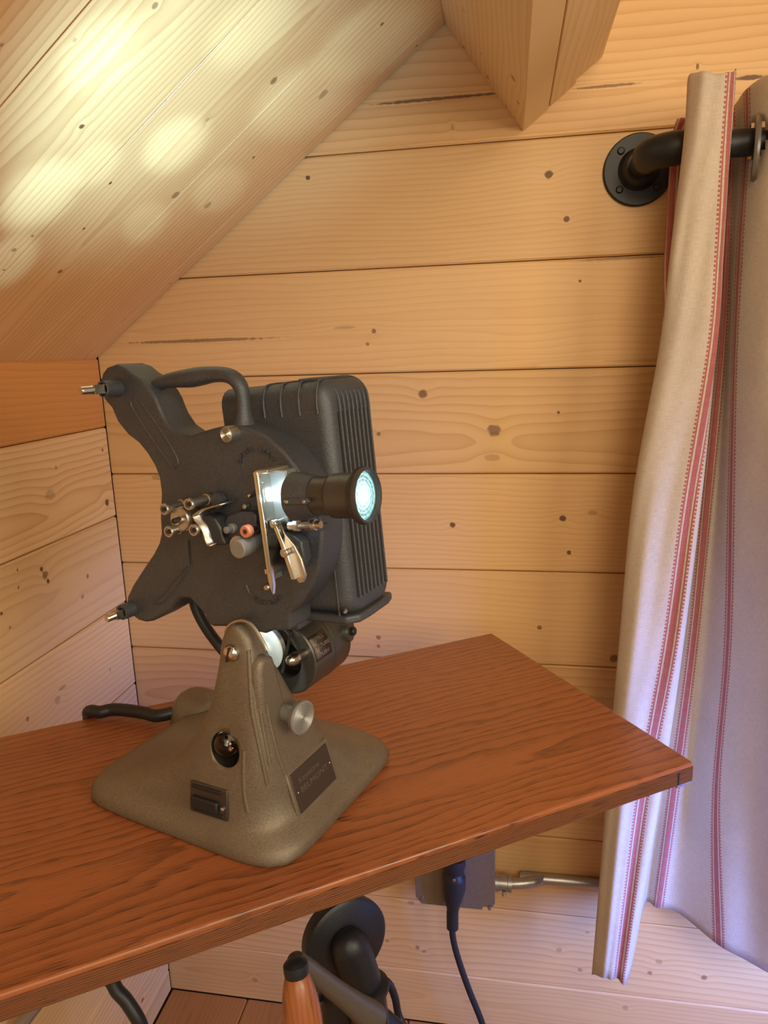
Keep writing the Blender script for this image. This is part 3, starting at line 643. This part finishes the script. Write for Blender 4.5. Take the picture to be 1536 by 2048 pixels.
# glowing lens: ringed internal reflections under clear glass
tE = NT('lit_lens_glow'); o = tE.n('ShaderNodeTexCoord').outputs['Object']
vx = tE.dot(o, (0, 1, 0)); vz = tE.dot(o, tuple(UW)); c0v = lo
dy = tE.m('SUBTRACT', vx, c0v.y); dz = tE.m('SUBTRACT', vz, c0v.dot(UW)); rr_ = tE.m('SQRT', tE.m('ADD', tE.m('MULTIPLY', dy, dy), tE.m('MULTIPLY', dz, dz)))
nz = tE.noise(tE.xyz(tE.m('MULTIPLY', dy, 420.), tE.m('MULTIPLY', dz, 420.), 0.), 1., 4, .7)
wv = tE.m('SINE', tE.m('MULTIPLY_ADD', nz, 2., tE.m('MULTIPLY', rr_, 2600.)))
stg = tE.m('ADD', tE.rng(wv, .2, 1., .0, .55), tE.rng(nz, .35, .75, .25, 1.0))
stg = tE.m('ADD', stg, tE.rng(rr_, .0, .010, 1.1, 0.))
tE.set(Base_Color=(.02, .03, .03), Emission_Color=tE.mix(tE.rng(stg, .3, 1.4), (.24, .58, .60), (.75, 1.0, .98)), Emission_Strength=tE.m('MULTIPLY_ADD', stg, .75, .25))
lathe_u([(u_r0+.0003, .0), (u_r0+.0003, .0144)], 'lit_element', tE.mat, caps=False, parent=barrel)
gls = NT('lens_glass'); gls.set(Base_Color=(.9, 1, .98), Roughness=.02, Transmission_Weight=1., IOR=1.2)
lathe_u([(u_r1-.0028, .0143), (u_r1-.0022, .011), (u_r1-.0016, .007), (u_r1-.0012, .0)], 'front_glass', gls.mat, caps=False, parent=barrel)
# clip on the housing
q = U(594, 1000, LVx-.0145)
mb = MB(); cp = []
for (x, y, r) in ((570, 1003, 6), (590, 1001, 6), (617, 998, 6)): cp.append(U(x, y, LVx-.0145))
mb.prism([(cp[0][0], cp[0][1]-.0020), (cp[2][0]-.001, cp[0][1]-.0017), (cp[2][0]+.001, cp[0][1]), (cp[2][0]-.001, cp[0][1]+.0019), (cp[0][0], cp[0][1]+.0022), (cp[0][0]-.001, cp[0][1])], LVx-.0156, LVx-.0130, lambda a, b, c: T(a, c, b)); clip = wpart(mb, 'lens_clip', M_C, bevel=.0005)
for s in (.12, .85):
    mb = MB(); mb.lathe([(0, .0012), (.0006, .0012), (.001, .0006)], T(lerp(cp[0][0], cp[2][0], s), LVx-.0156, cp[0][1]), VF, 12); mb.build('clip_rivet', M_NI, clip)
# --- film gate ----------------------------------------------------------------
def pbox(name, x0, y0, x1, y1, v0, v1, mat, bevel=.0004, **k):
    a = U(x0, y0, v0); b = U(x1, y1, v0); ua, ub = sorted((a[0], b[0])); wa, wb = sorted((a[1], b[1]))
    return MB().box((ua, v0, wa), (ub, v1, wb), lambda q: T(*q)).build(name, mat, proj, bevel=bevel, **k)
m_gp = plain('gate_plate_metal', (.24, .28, .29), .4, .6, var=.05)
rv = -.0905
r0 = U(508, 944, rv); r1 = U(529, 1160, rv)
rail = [(r0[0]-.0012, r0[1]), (r0[0]+.0014, r0[1]+.0006), (r0[0]+.0026, r0[1]-.002), (r0[0]+.0028, r1[1]-.0035), (r0[0]+.0014, r1[1]-.010), (r0[0], r1[1]-.0045), (r0[0]-.0008, r1[1])]
mb = MB(); mb.prism(rail, rv, rv+.0035, lambda a, b, c: T(a, c, b)); mb.box((r0[0]+.0004, rv, r1[1]+.004), (r0[0]+.0022, VFc, r0[1]-.001), lambda q: T(*q)); wpart(mb, 'gate_rail', M_CH, bevel=.0006)
pbox('gate_top', 510, 941, 535, 947, -.0895, VFc, M_NI)
mb = MB(); gp = [(U(x, y, -.078)) for x, y in ((527, 955), (540, 944), (556, 940), (572, 940), (578, 1046), (545, 1054), (530, 1050))]
mb.prism(gp, -.078, VFc, lambda a, b, c: T(a, c, b)); gate = wpart(mb, 'gate_plate', m_gp, bevel=.0008)
pbox('gate_channel', 519, 952, 532, 1040, -.086, -.077, m_gp)
for (x, y, r) in ((525, 980, .0006), (525, 1000, .0013), (524, 964, .0007)):
    u, w = U(x, y, -.0862); mb = MB(); mb.lathe([(0, r), (.0006, r), (.0009, r*.5)], T(u, -.086, w), VF, 12); wpart(mb, 'gate_screw', M_NI)
pbox('gate_post', 532, 1050, 546, 1160, -.077, VFc, m_gp)
pbox('gate_foot', 528, 1138, 545, 1150, -.086, VFc, M_CH)
u, w = U(529, 1177, -.072); mb = MB(); mb.lathe([(-.006, .002), (0, .0022), (.001, .0026), (.002, .0024), (.0028, .0016)], T(u, -.068, w), VF, 16); wpart(mb, 'foot_screw', M_NI)
# lamp aperture, lit by the projection lamp
hot = NT('lit_aperture'); hot.set(Base_Color=(1, 1, 1), Emission_Color=(.85, .97, 1.), Emission_Strength=14.)
u, w = U(545, 990, -.0785); mb = MB(); mb.box((u-.0026, -.0788, w-.0036), (u+.0034, -.0775, w+.0042), lambda q: T(*q)); wpart(mb, 'lamp_aperture', hot.mat)
APU, APW = u, w
# lever
lvp = P([(548, 1042), (560, 1046), (570, 1068), (590, 1092), (603, 1118), (612, 1150), (608, 1165), (599, 1167), (592, 1158), (585, 1130), (572, 1108), (560, 1078), (549, 1055)], -.084)
mb = MB(); mb.prism(lvp, -.0845, -.0825, lambda a, b, c: T(a, c, b)); lev = wpart(mb, 'gate_lever', M_NI, bevel=.0006)
lv2 = P([(545, 1048), (552, 1048), (566, 1082), (576, 1110), (590, 1160), (583, 1160), (570, 1120), (560, 1088)], -.088)
mb = MB(); mb.prism(lv2, -.0885, -.0825, lambda a, b, c: T(a, c, b)); mb.build('lever_edge', M_CH, lev, bevel=.0005)
for (x, y, r) in ((545, 1049, .0026), (567, 1107, .0030)):
    u, w = U(x, y, -.089); mb = MB(); mb.lathe([(-.02, r*.7), (-.004, r*.7), (-.004, r), (-.0004, r), (0, r*.85), (0, r*.5), (.0006, r*.45)], T(u, -.089, w), VF, 24); mb.build('lever_bolt', M_NI, lev)
u, w = U(592, 1100, -.075)
mb = MB(); mb.prism(P([(555, 1062), (585, 1066), (606, 1082), (612, 1120), (604, 1140), (585, 1110), (566, 1075)], -.074), -.076, VFc, lambda a, b, c: T(a, c, b)); wpart(mb, 'lever_cam', M_C, bevel=.001)
# spring screw under the lens
a = U(578, 1052, -.080); b = U(642, 1049, -.080)
mb = MB(); s0 = T(a[0], -.080, a[1]); s1 = T(b[0], -.080, b[1]); ds = s1-s0; L = ds.length
prof = [(0, .001), (.0005, .0028), (.004, .0028), (.0045, .0036), (.0075, .0036), (.008, .0016)]
k = .008
while k < L*.72: prof += [(k, .0015), (k+.0004, .0021), (k+.0008, .0015)]; k += .0010
prof += [(L*.73, .0016), (L*.74, .0036), (L*.85, .0036), (L*.86, .0026), (L, .0024)]
mb.lathe(prof, s0, ds, 20); wpart(mb, 'focus_screw', M_NI)
pbox('screw_bracket', 606, 1052, 640, 1063, -.078, VFc, M_C)
# --- sprocket side ------------------------------------------------------------
def cyl(name, x, y, v0, prof, mat, parent=None, n=28):
    u, w = U(x, y, v0); return MB().lathe(prof, T(u, v0, w), VB, n).build(name, mat, parent or proj)
sp = cyl('sprocket', 358, 1040, -.083, [(0, .0040), (0, .0078), (.001, .0086), (.0020, .0080), (.0022, .0070), (.0036, .0070), (.0038, .0086), (.0055, .0086), (.014, .0074)], M_NI, n=36)
cyl('sprocket_hub', 352, 1043, -.087, [(-.0005, .0012), (0, .0026), (.006, .0030), (.006, .0046), (.0075, .0046)], M_CH, sp)
cyl('sprocket_shaft', 346, 1043, -.0905, [(0, .0016), (.0005, .0019), (.006, .0019)], M_DK, sp)
mb = MB(); u, w = U(358, 1040, -.079)
for k in range(12):
    a = 2*PI*k/12; c = T(u, -.0775, w)+UX*(.0073*math.cos(a))+UW*(.0073*math.sin(a)); mb.box((-.0004, -.0004, -.0004), (.0004, .0004, .0004), lambda q: c+q)
mb.build('sprocket_teeth', M_NI, sp, kind='stuff')
for (x, y, L) in ((327, 1019, .019), (376, 1009, .020), (336, 1064, .012), (386, 1061, .012)):
    r_ = cyl('guide_roller', x, y, -.088, [(.0012, .0026), (0, .0028), (0, .0038), (.0008, .0042), (.0022, .0042), (.0026, .0032), (L-.003, .0032), (L-.0026, .0040), (L, .0040)], M_NI)
    cyl('roller_pin', x, y, -.0885, [(0, .0008), (.0003, .0016), (.003, .0018)], M_DK, r_, 14)
# wire keeper and curved film shoe
shoe = [(440, 1008), (418, 1014), (402, 1019), (391, 1025), (384, 1033), (390, 1044), (399, 1055), (405, 1068), (409, 1082), (414, 1091), (420, 1094)]
sp_ = P(shoe, -.086); pts = [(q.x, q.y) for q in catmull([Vector((a, b, 0)) for a, b in sp_], 4)]
vs = []
for i, (a, b) in enumerate(pts):
    for vv in (-.086, -.0685): vs.append(T(a, vv, b))
mb = MB(); mb.add(vs, [(2*i, 2*i+1, 2*i+3, 2*i+2) for i in range(len(pts)-1)]); so_ = wpart(mb, 'film_shoe', M_NI, angle=180); q_ = so_.modifiers.new('s', 'SOLIDIFY'); q_.thickness = .0011
mb = MB(); mb.prism(P([(398, 1038), (412, 1030), (428, 1036), (440, 1056), (446, 1078), (452, 1090), (424, 1092), (412, 1070)], -.080), -.080, VFc, lambda a, b, c: T(a, c, b)); wpart(mb, 'shoe_block', plain('dark_cast', (.05, .05, .052), .4, .4, nscale=500), bevel=.0016, seg=3)
mb = MB(); mb.prism(P([(447, 1044), (455, 1030), (474, 1024), (500, 1024), (512, 1030), (512, 1075), (490, 1082), (455, 1078)], -.074), -.074, VFc, lambda a, b, c: T(a, c, b)); wpart(mb, 'gate_block', M_C, bevel=.0015, seg=3)
cyl('block_bolt', 451, 1061, -.082, [(0, .0014), (.0005, .0024), (.005, .0026), (.0055, .0034), (.009, .0034)], M_GK)
orr = cyl('pressure_roller', 489, 1064, -.090, [(.001, .0018), (0, .002), (0, .0036), (.0006, .0041), (.0045, .0041), (.005, .003)], M_OR)
cyl('roller_pin', 489, 1064, -.0905, [(0, .0006), (.0002, .0012), (.012, .0014)], M_DK, orr, 12)
cyl('roller_sleeve', 493, 1063, -.086, [(0, .0028), (.010, .0028)], M_NI)
gk = cyl('loop_knob', 474, 1099, -.094, [(0, .0001)]+[(.0001 if k % 2 else -.0001, .0056*k/9) for k in range(1, 10)]+[(.0006, .0062), (.012, .0064), (.0125, .005), (.026, .005)], M_GK, n=36)
cyl('knob_collar', 476, 1094, -.083, [(0, .0058), (.0005, .0074), (.0022, .0074)], M_NI, gk)
cyl('gate_bolt', 487, 1014, -.072, [(0, .001), (.0005, .0018), (.004, .0020)], M_NI)
cyl('gate_bolt', 497, 992, -.072, [(0, .0008), (.0005, .0013), (.004, .0016)], M_CH)
cyl('gate_bolt', 432, 1002, -.072, [(0, .003), (.0005, .0055), (.004, .006)], M_C)
# ------------------------------------------------------------------ lights of the projection lamp
def bw(p): return CW+EX*p.x+EY*p.y+Vector((0, 0, p.z))
COOL = (.80, .96, 1.)
pl = bpy.data.lights.new('aperture_light', 'POINT'); pl.energy = .03; pl.color = (.72, .9, 1); pl.shadow_soft_size = .003
po = bpy.data.objects.new('aperture_light', pl); COL.objects.link(po); po.location = bw(T(APU+.0008, -.092, APW))
fl = bw(T(fc[0]+.010, mv0-.030, fc[1]+.022)); spot('lamp_leak_below', fl, bw(fo), .2, COOL, math.radians(80), .4, .002)
tops = bw(T(.03, -.012, LW1+.006))
for (x, y, pw, cone, bl) in ((370, 170, 5., 84, 1.), (350, 290, 3.4, 15, .9), (440, 380, 2.2, 11, .8), (600, 200, 3.6, 18, 1.), (200, 110, 1.8, 18, 1.), (80, 390, 3., 18, .9), (20, 520, 2., 12, .8), (740, 80, 3.6, 16, 1.), (500, 60, 2.2, 18, 1.), (290, 445, 1.6, 10, .8), (190, 330, 1.6, 12, .8)):
    spot('lamp_vent_light', tops, onc(x, y), pw*1.35, (.38, .73, 1.), math.radians(cone), bl, .006)
# ------------------------------------------------------------------ projector cord
zt = HT+.0045
pts = [bw(Vector((-.112, .036, .013)))]+[onz(x, y, HT+h) for x, y, h in ((318, 1431, .011), (290, 1426, .010), (258, 1421, .010), (225, 1419, .009), (200, 1424, .008))]
pa = onz(184, 1434, HT+.006); tb = Vector((-math.sin(TY), math.cos(TY), 0))
edge = TC+ty*(TW)
def past(p, d): return p+ty*((edge-p).dot(ty)+d)
pts += [past(onz(180, 1437, HT+.006), .002)+Vector((0, 0, .0)), past(onz(178, 1439, HT), .010)+Vector((0, 0, -.006)), past(onz(178, 1439, HT), .011)+Vector((.0, 0, -.05))]
pts += [onty(215, 1900, .22), onty(228, 1970, .20), onty(255, 2005, .19), onty(285, 2060, .18), onty(300, 2150, .18)]
lp_ = pts[-1]; pts += [Vector((lp_.x+.02, lp_.y, lp_.z-.2)), Vector((lp_.x+.05, lp_.y+.02, ZF+.03)), Vector((lp_.x+.14, lp_.y+.05, ZF+.0065)), Vector((lp_.x+.26, lp_.y+.10, ZF+.0065))]
tag(MB().tube(catmull(pts, 6), .0062, 12).build('power_cord', M_BL), 'black rubber cord running off the back edge of the table from the projector base', 'cord')
# ------------------------------------------------------------------ electrical box with conduit on the back wall
m_box = plain('tan_box_steel', (.25, .20, .16), .45, .5, nscale=200, nstr=.1)
b0 = ony(832, 1800, D-.045); b1 = ony(990, 1822, D-.045)
bx0, bx1 = b0.x, b1.x; bz0 = ony(910, 1812, D-.045).z; bz1 = bz0+(bx1-bx0)*1.0
jb = empty('outlet_box', ((bx0+bx1)/2, D, (bz0+bz1)/2), label='square tan metal electrical outlet box on the back wall below the table', cat='electrical box')
def lj(q): return Vector(q)-Vector(((bx0+bx1)/2, D, (bz0+bz1)/2))
hx = (bx1-bx0)/2; n_ = .014
ol = [(-hx+n_*.6, -hx), (hx-n_*1.3, -hx), (hx-n_*1.3, -hx+.004), (hx-n_*.9, -hx+.009), (hx, -hx+.012), (hx, hx-n_), (hx-n_, hx), (-hx+n_, hx), (-hx, hx-n_), (-hx, -hx+n_*.8), (-hx+n_*.3, -hx+n_*.4)]
mb = MB(); mb.prism(ol, -.0475, -.045, lambda a, b, c: Vector((a, c, b))); mb.build('cover_plate', m_box, jb, bevel=.001)
mb = MB(); mb.box((-hx+.003, -.045, -hx+.003), (hx-.001, 0, hx-.003)); mb.build('box_body', m_steel, jb, bevel=.003)
for (a, b) in ((-hx+.010, -hx+.010), (hx-.008, -hx+.005)):
    MB().lathe([(0, .003), (.0015, .0028), (.002, .001)], (a, -.0475, b), (0, -1, 0), 14).build('cover_screw', m_steel, jb)
co = ony(1000, 1765, D-.025); c1 = ony(1200, 1778, D-.025); c0_ = lj(co); c1_ = lj(c1)
cz = c0_.z
mb = MB(); mb.tube(catmull([Vector((hx-.002, -.025, cz)), Vector((hx+.02, -.025, cz)), Vector((hx+.04, -.023, cz+.001)), Vector((hx+.07, -.014, cz+.001)), Vector((hx+.10, -.0085, cz)), Vector((hx+.9, -.0085, cz))], 4), .0080, 16); mb.build('conduit', m_steel, jb)
mb = MB(); mb.lathe([(0, .013), (.005, .013), (.0055, .0115), (.018, .0115), (.0185, .0125), (.024, .0125)], (hx, -.025, cz), (1, 0, 0), 20); mb.lathe([(0, .003), (.006, .003)], (hx+.013, -.034, cz-.008), (0, -.7, -1), 8); mb.build('conduit_connector', m_steel, jb)
# plug + cord
pc0 = ony(908, 1700, D-.05); pcx = ony(908, 1760, D-.062)
plug = empty('wall_plug', pcx, label='black plug with its cord hanging down from the outlet box on the back wall', cat='plug')
q = lambda x, y, dd=.066: ony(x, y, D-dd)-pcx
mb = MB(); pp = [q(908, 1715), q(908, 1735), q(908, 1752), q(908, 1775), q(906, 1795), q(906, 1815), q(905, 1825), q(905, 1848), q(905, 1856)]
mb.tube(catmull(pp, 3), [.0165]*3+[.0155, .0125, .013]+[.0165]*4+[.0160, .015, .0145, .013, .011, .0095]+[.0088]*9, 20, flat=.85); mb.build('plug_body', M_BL, plug)
mb = MB(); mb.box((-.014, -.004, -.002), (.014, .018, .034), lambda v: v+q(908, 1745)); mb.build('plug_face', M_BL, plug, bevel=.003)
MB().lathe([(0, .0026), (.001, .0024), (.0016, .001)], q(908, 1760, .080), (0, -1, 0), 12).build('plug_screw', M_CH, plug)
pp = [q(905, 1850), q(905, 1868), q(910, 1895), q(922, 1935), q(940, 1985), q(962, 2040), q(985, 2110)]
lp_ = pp[-1]; pp += [lp_+Vector((.02, -.01, -.06)), Vector((lp_.x+.035, lp_.y-.02, ZF-pcx.z+.025)), Vector((lp_.x+.06, lp_.y-.04, ZF-pcx.z+.0075)), Vector((lp_.x+.10, lp_.y-.06, ZF-pcx.z+.0055))]
MB().tube(catmull(pp, 5), .0048, 12).build('plug_cord', M_BL, plug)
# loop of cable behind the pedestal, grey tube at lower left
pp = [onty(742, 1965, .19), onty(760, 1958, .19), onty(778, 1968, .19), onty(790, 1995, .19), onty(797, 2030, .19), onty(812, 2070, .18), onty(815, 2150, .18)]
lp_ = pp[-1]; pp += [Vector((lp_.x, lp_.y, lp_.z-.15)), Vector((lp_.x+.03, lp_.y, ZF+.02)), Vector((lp_.x+.12, lp_.y-.02, ZF+.0045))]
tag(MB().tube(catmull(pp, 5), .0042, 12).build('black_cable', M_BL), 'thin black cable looping out beside the iron pedestal under the table', 'cable')
pp = [ony(20, 2090, .62), ony(48, 2045, .62), ony(72, 2015, .62), ony(92, 1995, .62), ony(125, 1965, .62), ony(150, 1945, .62)]
pp = [onx(x, y, XL+.02) for x, y in ((-420, 2600), (-150, 2290), (0, 2110), (40, 2052), (62, 2022), (85, 1994), (115, 1962), (160, 1915), (200, 1860), (215, 1800))]
tag(MB().tube(catmull(pp, 5), .0085, 16).build('metal_conduit', plain('galvanised_tube', (.38, .36, .31), .4, .7)), 'grey metal conduit on the left wall low beneath the table', 'conduit')
# ------------------------------------------------------------------ curtain rod
ZR = .200; YR = .858
m_pipe = plain('black_pipe', (.016, .017, .020), .45, .3, nscale=500, nstr=.2)
fx = .150
rod = empty('curtain_rod', (fx, D, ZR), label='black iron pipe curtain rod with round wall flange at the upper right', cat='curtain rod')
mb = MB(); mb.lathe([(0, .0405), (.004, .0405), (.006, .039), (.006, .024), (.010, .0205), (.022, .0185), (.024, .0165)], (0, 0, 0), (0, -1, 0), 56); fl_ = mb.build('wall_flange', m_pipe, rod)
for k in range(4):
    a = PI/4+k*PI/2; MB().lathe([(0, .0045), (.001, .0044), (.0028, .003), (.003, 0)], (.030*math.cos(a), -.0055, .030*math.sin(a)), (0, -1, 0), 14).build('flange_screw', m_pipe, fl_)
yy = YR-D
pp = [Vector((0, -.018, 0)), Vector((0, yy+.032, 0))]+[Vector((.030-.030*math.cos(a), yy+.030-.030*math.sin(a), 0)) for a in [PI/2*k/8 for k in range(9)]]+[Vector((.046, yy, 0))]
MB().tube(pp, [.0135, .0150]+[.0172]*9+[.0178], 24).build('elbow', m_pipe, rod)
MB().lathe([(0, .0178), (.008, .0182), (.009, .0182), (.0095, .0135)], (.040, yy, 0), (1, 0, 0), 28).build('elbow_collar', m_pipe, rod)
MB().lathe([(0, .0134), (1.1, .0134)], (.045, yy, 0), (1, 0, 0), 28).build('pipe', m_pipe, rod)
# ------------------------------------------------------------------ curtain
cols = [  # (rows of (px, py, Y)), stripe flag
 (0, [(1354, 238, .905), (1343, 300, .905), (1330, 500, .905), (1322, 700, .895), (1280, 1000, .87), (1250, 1300, .86), (1225, 1600, .86), (1200, 1946, .85)]),
 (1, [(1366, 236, .90), (1350, 300, .90), (1338, 500, .90), (1334, 700, .89), (1300, 1000, .87), (1262, 1300, .86), (1240, 1600, .86), (1210, 1946, .85)]),
 (0, [(1380, 230, .89), (1375, 300, .89), (1362, 500, .89), (1350, 700, .88), (1310, 1000, .86), (1262, 1300, .85), (1240, 1600, .85), (1205, 1946, .84)]),
 (0, [(1376, 158, .825), (1366, 300, .825), (1342, 500, .82), (1319, 700, .82), (1266, 1000, .815), (1238, 1300, .81), (1213, 1600, .81), (1184, 1948, .81)]),
 (0, [(1400, 143, .800), (1390, 300, .800), (1370, 500, .80), (1350, 700, .80), (1296, 1000, .795), (1265, 1300, .79), (1235, 1600, .79), (1205, 1955, .79)]),
 (0, [(1432, 148, .798), (1425, 300, .798), (1408, 500, .798), (1390, 700, .798), (1335, 1000, .797), (1300, 1300, .792), (1258, 1600, .79), (1220, 1957, .79)]),
 (1, [(1466, 143, .800), (1456, 300, .80), (1443, 500, .80), (1428, 700, .80), (1379, 1000, .797), (1338, 1300, .792), (1283, 1600, .795), (1236, 1958, .795)]),
 (0, [(1469, 146, .825), (1458, 300, .825), (1445, 500, .825), (1431, 700, .82), (1402, 1000, .807), (1365, 1300, .800), (1318, 1600, .805), (1256, 1956, .805)]),
 (0, [(1452, 225, .92), (1448, 300, .925), (1438, 500, .925), (1425, 700, .925), (1390, 1000, .92), (1352, 1300, .92), (1312, 1600, .92), (1288, 1812, .92)]),
 (1, [(1460, 222, .925), (1457, 300, .915), (1451, 500, .915), (1443, 700, .915), (1415, 1000, .915), (1385, 1300, .915), (1345, 1600, .915), (1316, 1815, .915)]),
 (0, [(1474, 205, .915), (1470, 300, .915), (1462, 500, .915), (1455, 700, .92), (1435, 1000, .92), (1410, 1300, .92), (1378, 1600, .92), (1350, 1822, .915)]),
 (1, [(1494, 178, .880), (1493, 300, .880), (1480, 500, .88), (1470, 700, .88), (1463, 1000, .88), (1455, 1300, .88), (1432, 1600, .875), (1437, 1888, .865)]),
 (0, [(1540, 148, .835), (1540, 300, .835), (1532, 500, .835), (1525, 700, .835), (1522, 1000, .835), (1518, 1300, .83), (1510, 1600, .83), (1510, 1930, .838)]),
 (0, [(1600, 142, .815), (1600, 300, .815), (1598, 500, .81), (1595, 700, .81), (1592, 1000, .80), (1588, 1300, .79), (1584, 1600, .79), (1580, 1965, .81)]),
 (0, [(1680, 150, .83), (1682, 300, .83), (1684, 500, .83), (1686, 700, .83), (1688, 1000, .82), (1688, 1300, .81), (1688, 1600, .81), (1690, 1980, .82)]),
 (0, [(1735, 165, .90), (1735, 300, .90), (1737, 500, .90), (1740, 700, .90), (1742, 1000, .90), (1745, 1300, .90), (1750, 1600, .90), (1755, 1900, .90)]),
 (0, [(1800, 160, .83), (1800, 300, .83), (1805, 500, .83), (1810, 700, .83), (1815, 1000, .83), (1820, 1300, .83), (1830, 1600, .83), (1840, 1960, .83)]),
 (1, [(1900, 150, .82), (1900, 300, .82), (1905, 500, .82), (1910, 700, .82), (1915, 1000, .82), (1920, 1300, .82), (1930, 1600, .82), (1940, 2000, .82)])]
KR, KC = 9, 6
colp = [catmull([ony(x, y, Y) for x, y, Y in c[1]], KR) for c in cols]
nr = len(colp[0]); rows = [catmull([c[i] for c in colp], KC) for i in range(nr)]
nc = len(rows[0]); stripe_idx = [i*KC for i, c in enumerate(cols) if c[0]]
ctr = ony(1500, 900, .86); ctn = Vector((ctr.x, YR, ZR))
verts = []; S = []
for i, r in enumerate(rows):
    arc = [0]
    for j in range(1, nc): arc.append(arc[-1]+(r[j]-r[j-1]).length)
    for j in range(nc):
        w = .0012*math.sin(i*.33+j*.9)+.0010*math.sin(i*.11-j*.5)
        verts.append(r[j]+Vector((0, w, 0))-ctn); S.append(min(abs(arc[j]-arc[k]) for k in stripe_idx))
gh = []; gcen = Vector((.2365, YR, ZR))-ctn
faces = []
for i in range(nr-1):
    for j in range(nc-1):
        f = (i*nc+j, i*nc+j+1, (i+1)*nc+j+1, (i+1)*nc+j)
        c = sum((verts[q] for q in f), Vector())/4
        if 10*KC <= j < 12*KC and math.hypot(c.y-gcen.y, c.z-gcen.z) < .021:
            gh.append((c, (verts[f[1]]-verts[f[0]]).cross(verts[f[3]]-verts[f[0]]).normalized())); continue
        faces.append(f)
gc = sum((q[0] for q in gh), Vector())/len(gh); gn = sum((q[1] for q in gh), Vector()).normalized(); print('grommet', len(gh), gc, gn)
curtain = empty('curtain', ctn, label='cream linen curtain with red woven stripes hanging from the black pipe rod', cat='curtain')
me = bpy.data.meshes.new('cloth'); me.from_pydata([tuple(v) for v in verts], [], faces); uv = me.uv_layers.new(name='uv')
for lo_ in me.loops: uv.data[lo_.index].uv = (S[lo_.vertex_index], verts[lo_.vertex_index].z)
for p in me.polygons: p.use_smooth = True
t = NT('linen'); uvn = t.n('ShaderNodeTexCoord').outputs['UV']; sx = t.n('ShaderNodeSeparateXYZ'); t.t.links.new(uvn, sx.inputs[0]); s_ = sx.outputs[0]; tz = sx.outputs[1]
ob = t.obj()
def band(a, b, e=.0003): return t.m('MULTIPLY', t.rng(s_, a-e, a+e), t.rng(s_, b-e, b+e, 1., 0.))
dots = t.m('GREATER_THAN', t.m('SINE', t.m('MULTIPLY', tz, 2*PI/.0044)), -.2)
red = t.m('MAXIMUM', t.rng(s_, .0030, .0036, 1., 0.), t.m('MAXIMUM', band(.0050, .0066), t.m('MULTIPLY', band(.0066, .0086), dots)))
thread = t.noise(t.xyz(t.m('MULTIPLY', s_, 3000.), t.m('MULTIPLY', tz, 120.), 0.), 1., 2)
thread2 = t.noise(t.xyz(t.m('MULTIPLY', s_, 100.), t.m('MULTIPLY', tz, 2600.), 4.), 1., 2)
slub = t.m('ADD', thread, thread2)
big = t.noise(ob, 18, 3)
cc = t.mix(t.rng(slub, .7, 1.3), (.56, .47, .38), (.78, .69, .58)); cc = t.mix(t.rng(big, .4, .8, 0., .25), cc, (.46, .39, .33))
cc = t.mix(t.m('MULTIPLY', red, t.rng(slub, .6, 1.3, 1., .72)), cc, (.42, .055, .06))
t.set(Base_Color=cc, Roughness=.9, Sheen_Weight=.2, Subsurface_Weight=0.)
t.bump(slub, .35, .0006)
tr = t.n('ShaderNodeBsdfTranslucent'); t.t.links.new(cc, tr.inputs[0]); mx = t.n('ShaderNodeMixShader'); mx.inputs[0].default_value = .22
out = t.t.nodes['Material Output']; t.t.links.new(t.b.outputs[0], mx.inputs[1]); t.t.links.new(tr.outputs[0], mx.inputs[2]); t.t.links.new(mx.outputs[0], out.inputs[0])
me.materials.append(t.mat); cloth = bpy.data.objects.new('cloth', me); COL.objects.link(cloth); cloth.parent = curtain
so = cloth.modifiers.new('thickness', 'SOLIDIFY'); so.thickness = .0013; so.offset = 0
mb = MB(); mb.lathe([(-.0026, .0165), (-.0030, .022), (-.0026, .031), (0, .0325), (.0026, .031), (.0030, .022), (.0026, .0165), (0, .0158), (-.0026, .0165)], Vector((gc.x, 0, -.006)), Vector((.97, -.24, 0)), 56, caps=False)
gr = mb.build('grommet', plain('brass_grommet', (.30, .27, .25), .28, .9, var=.1), curtain)
print('done', len(bpy.data.objects))
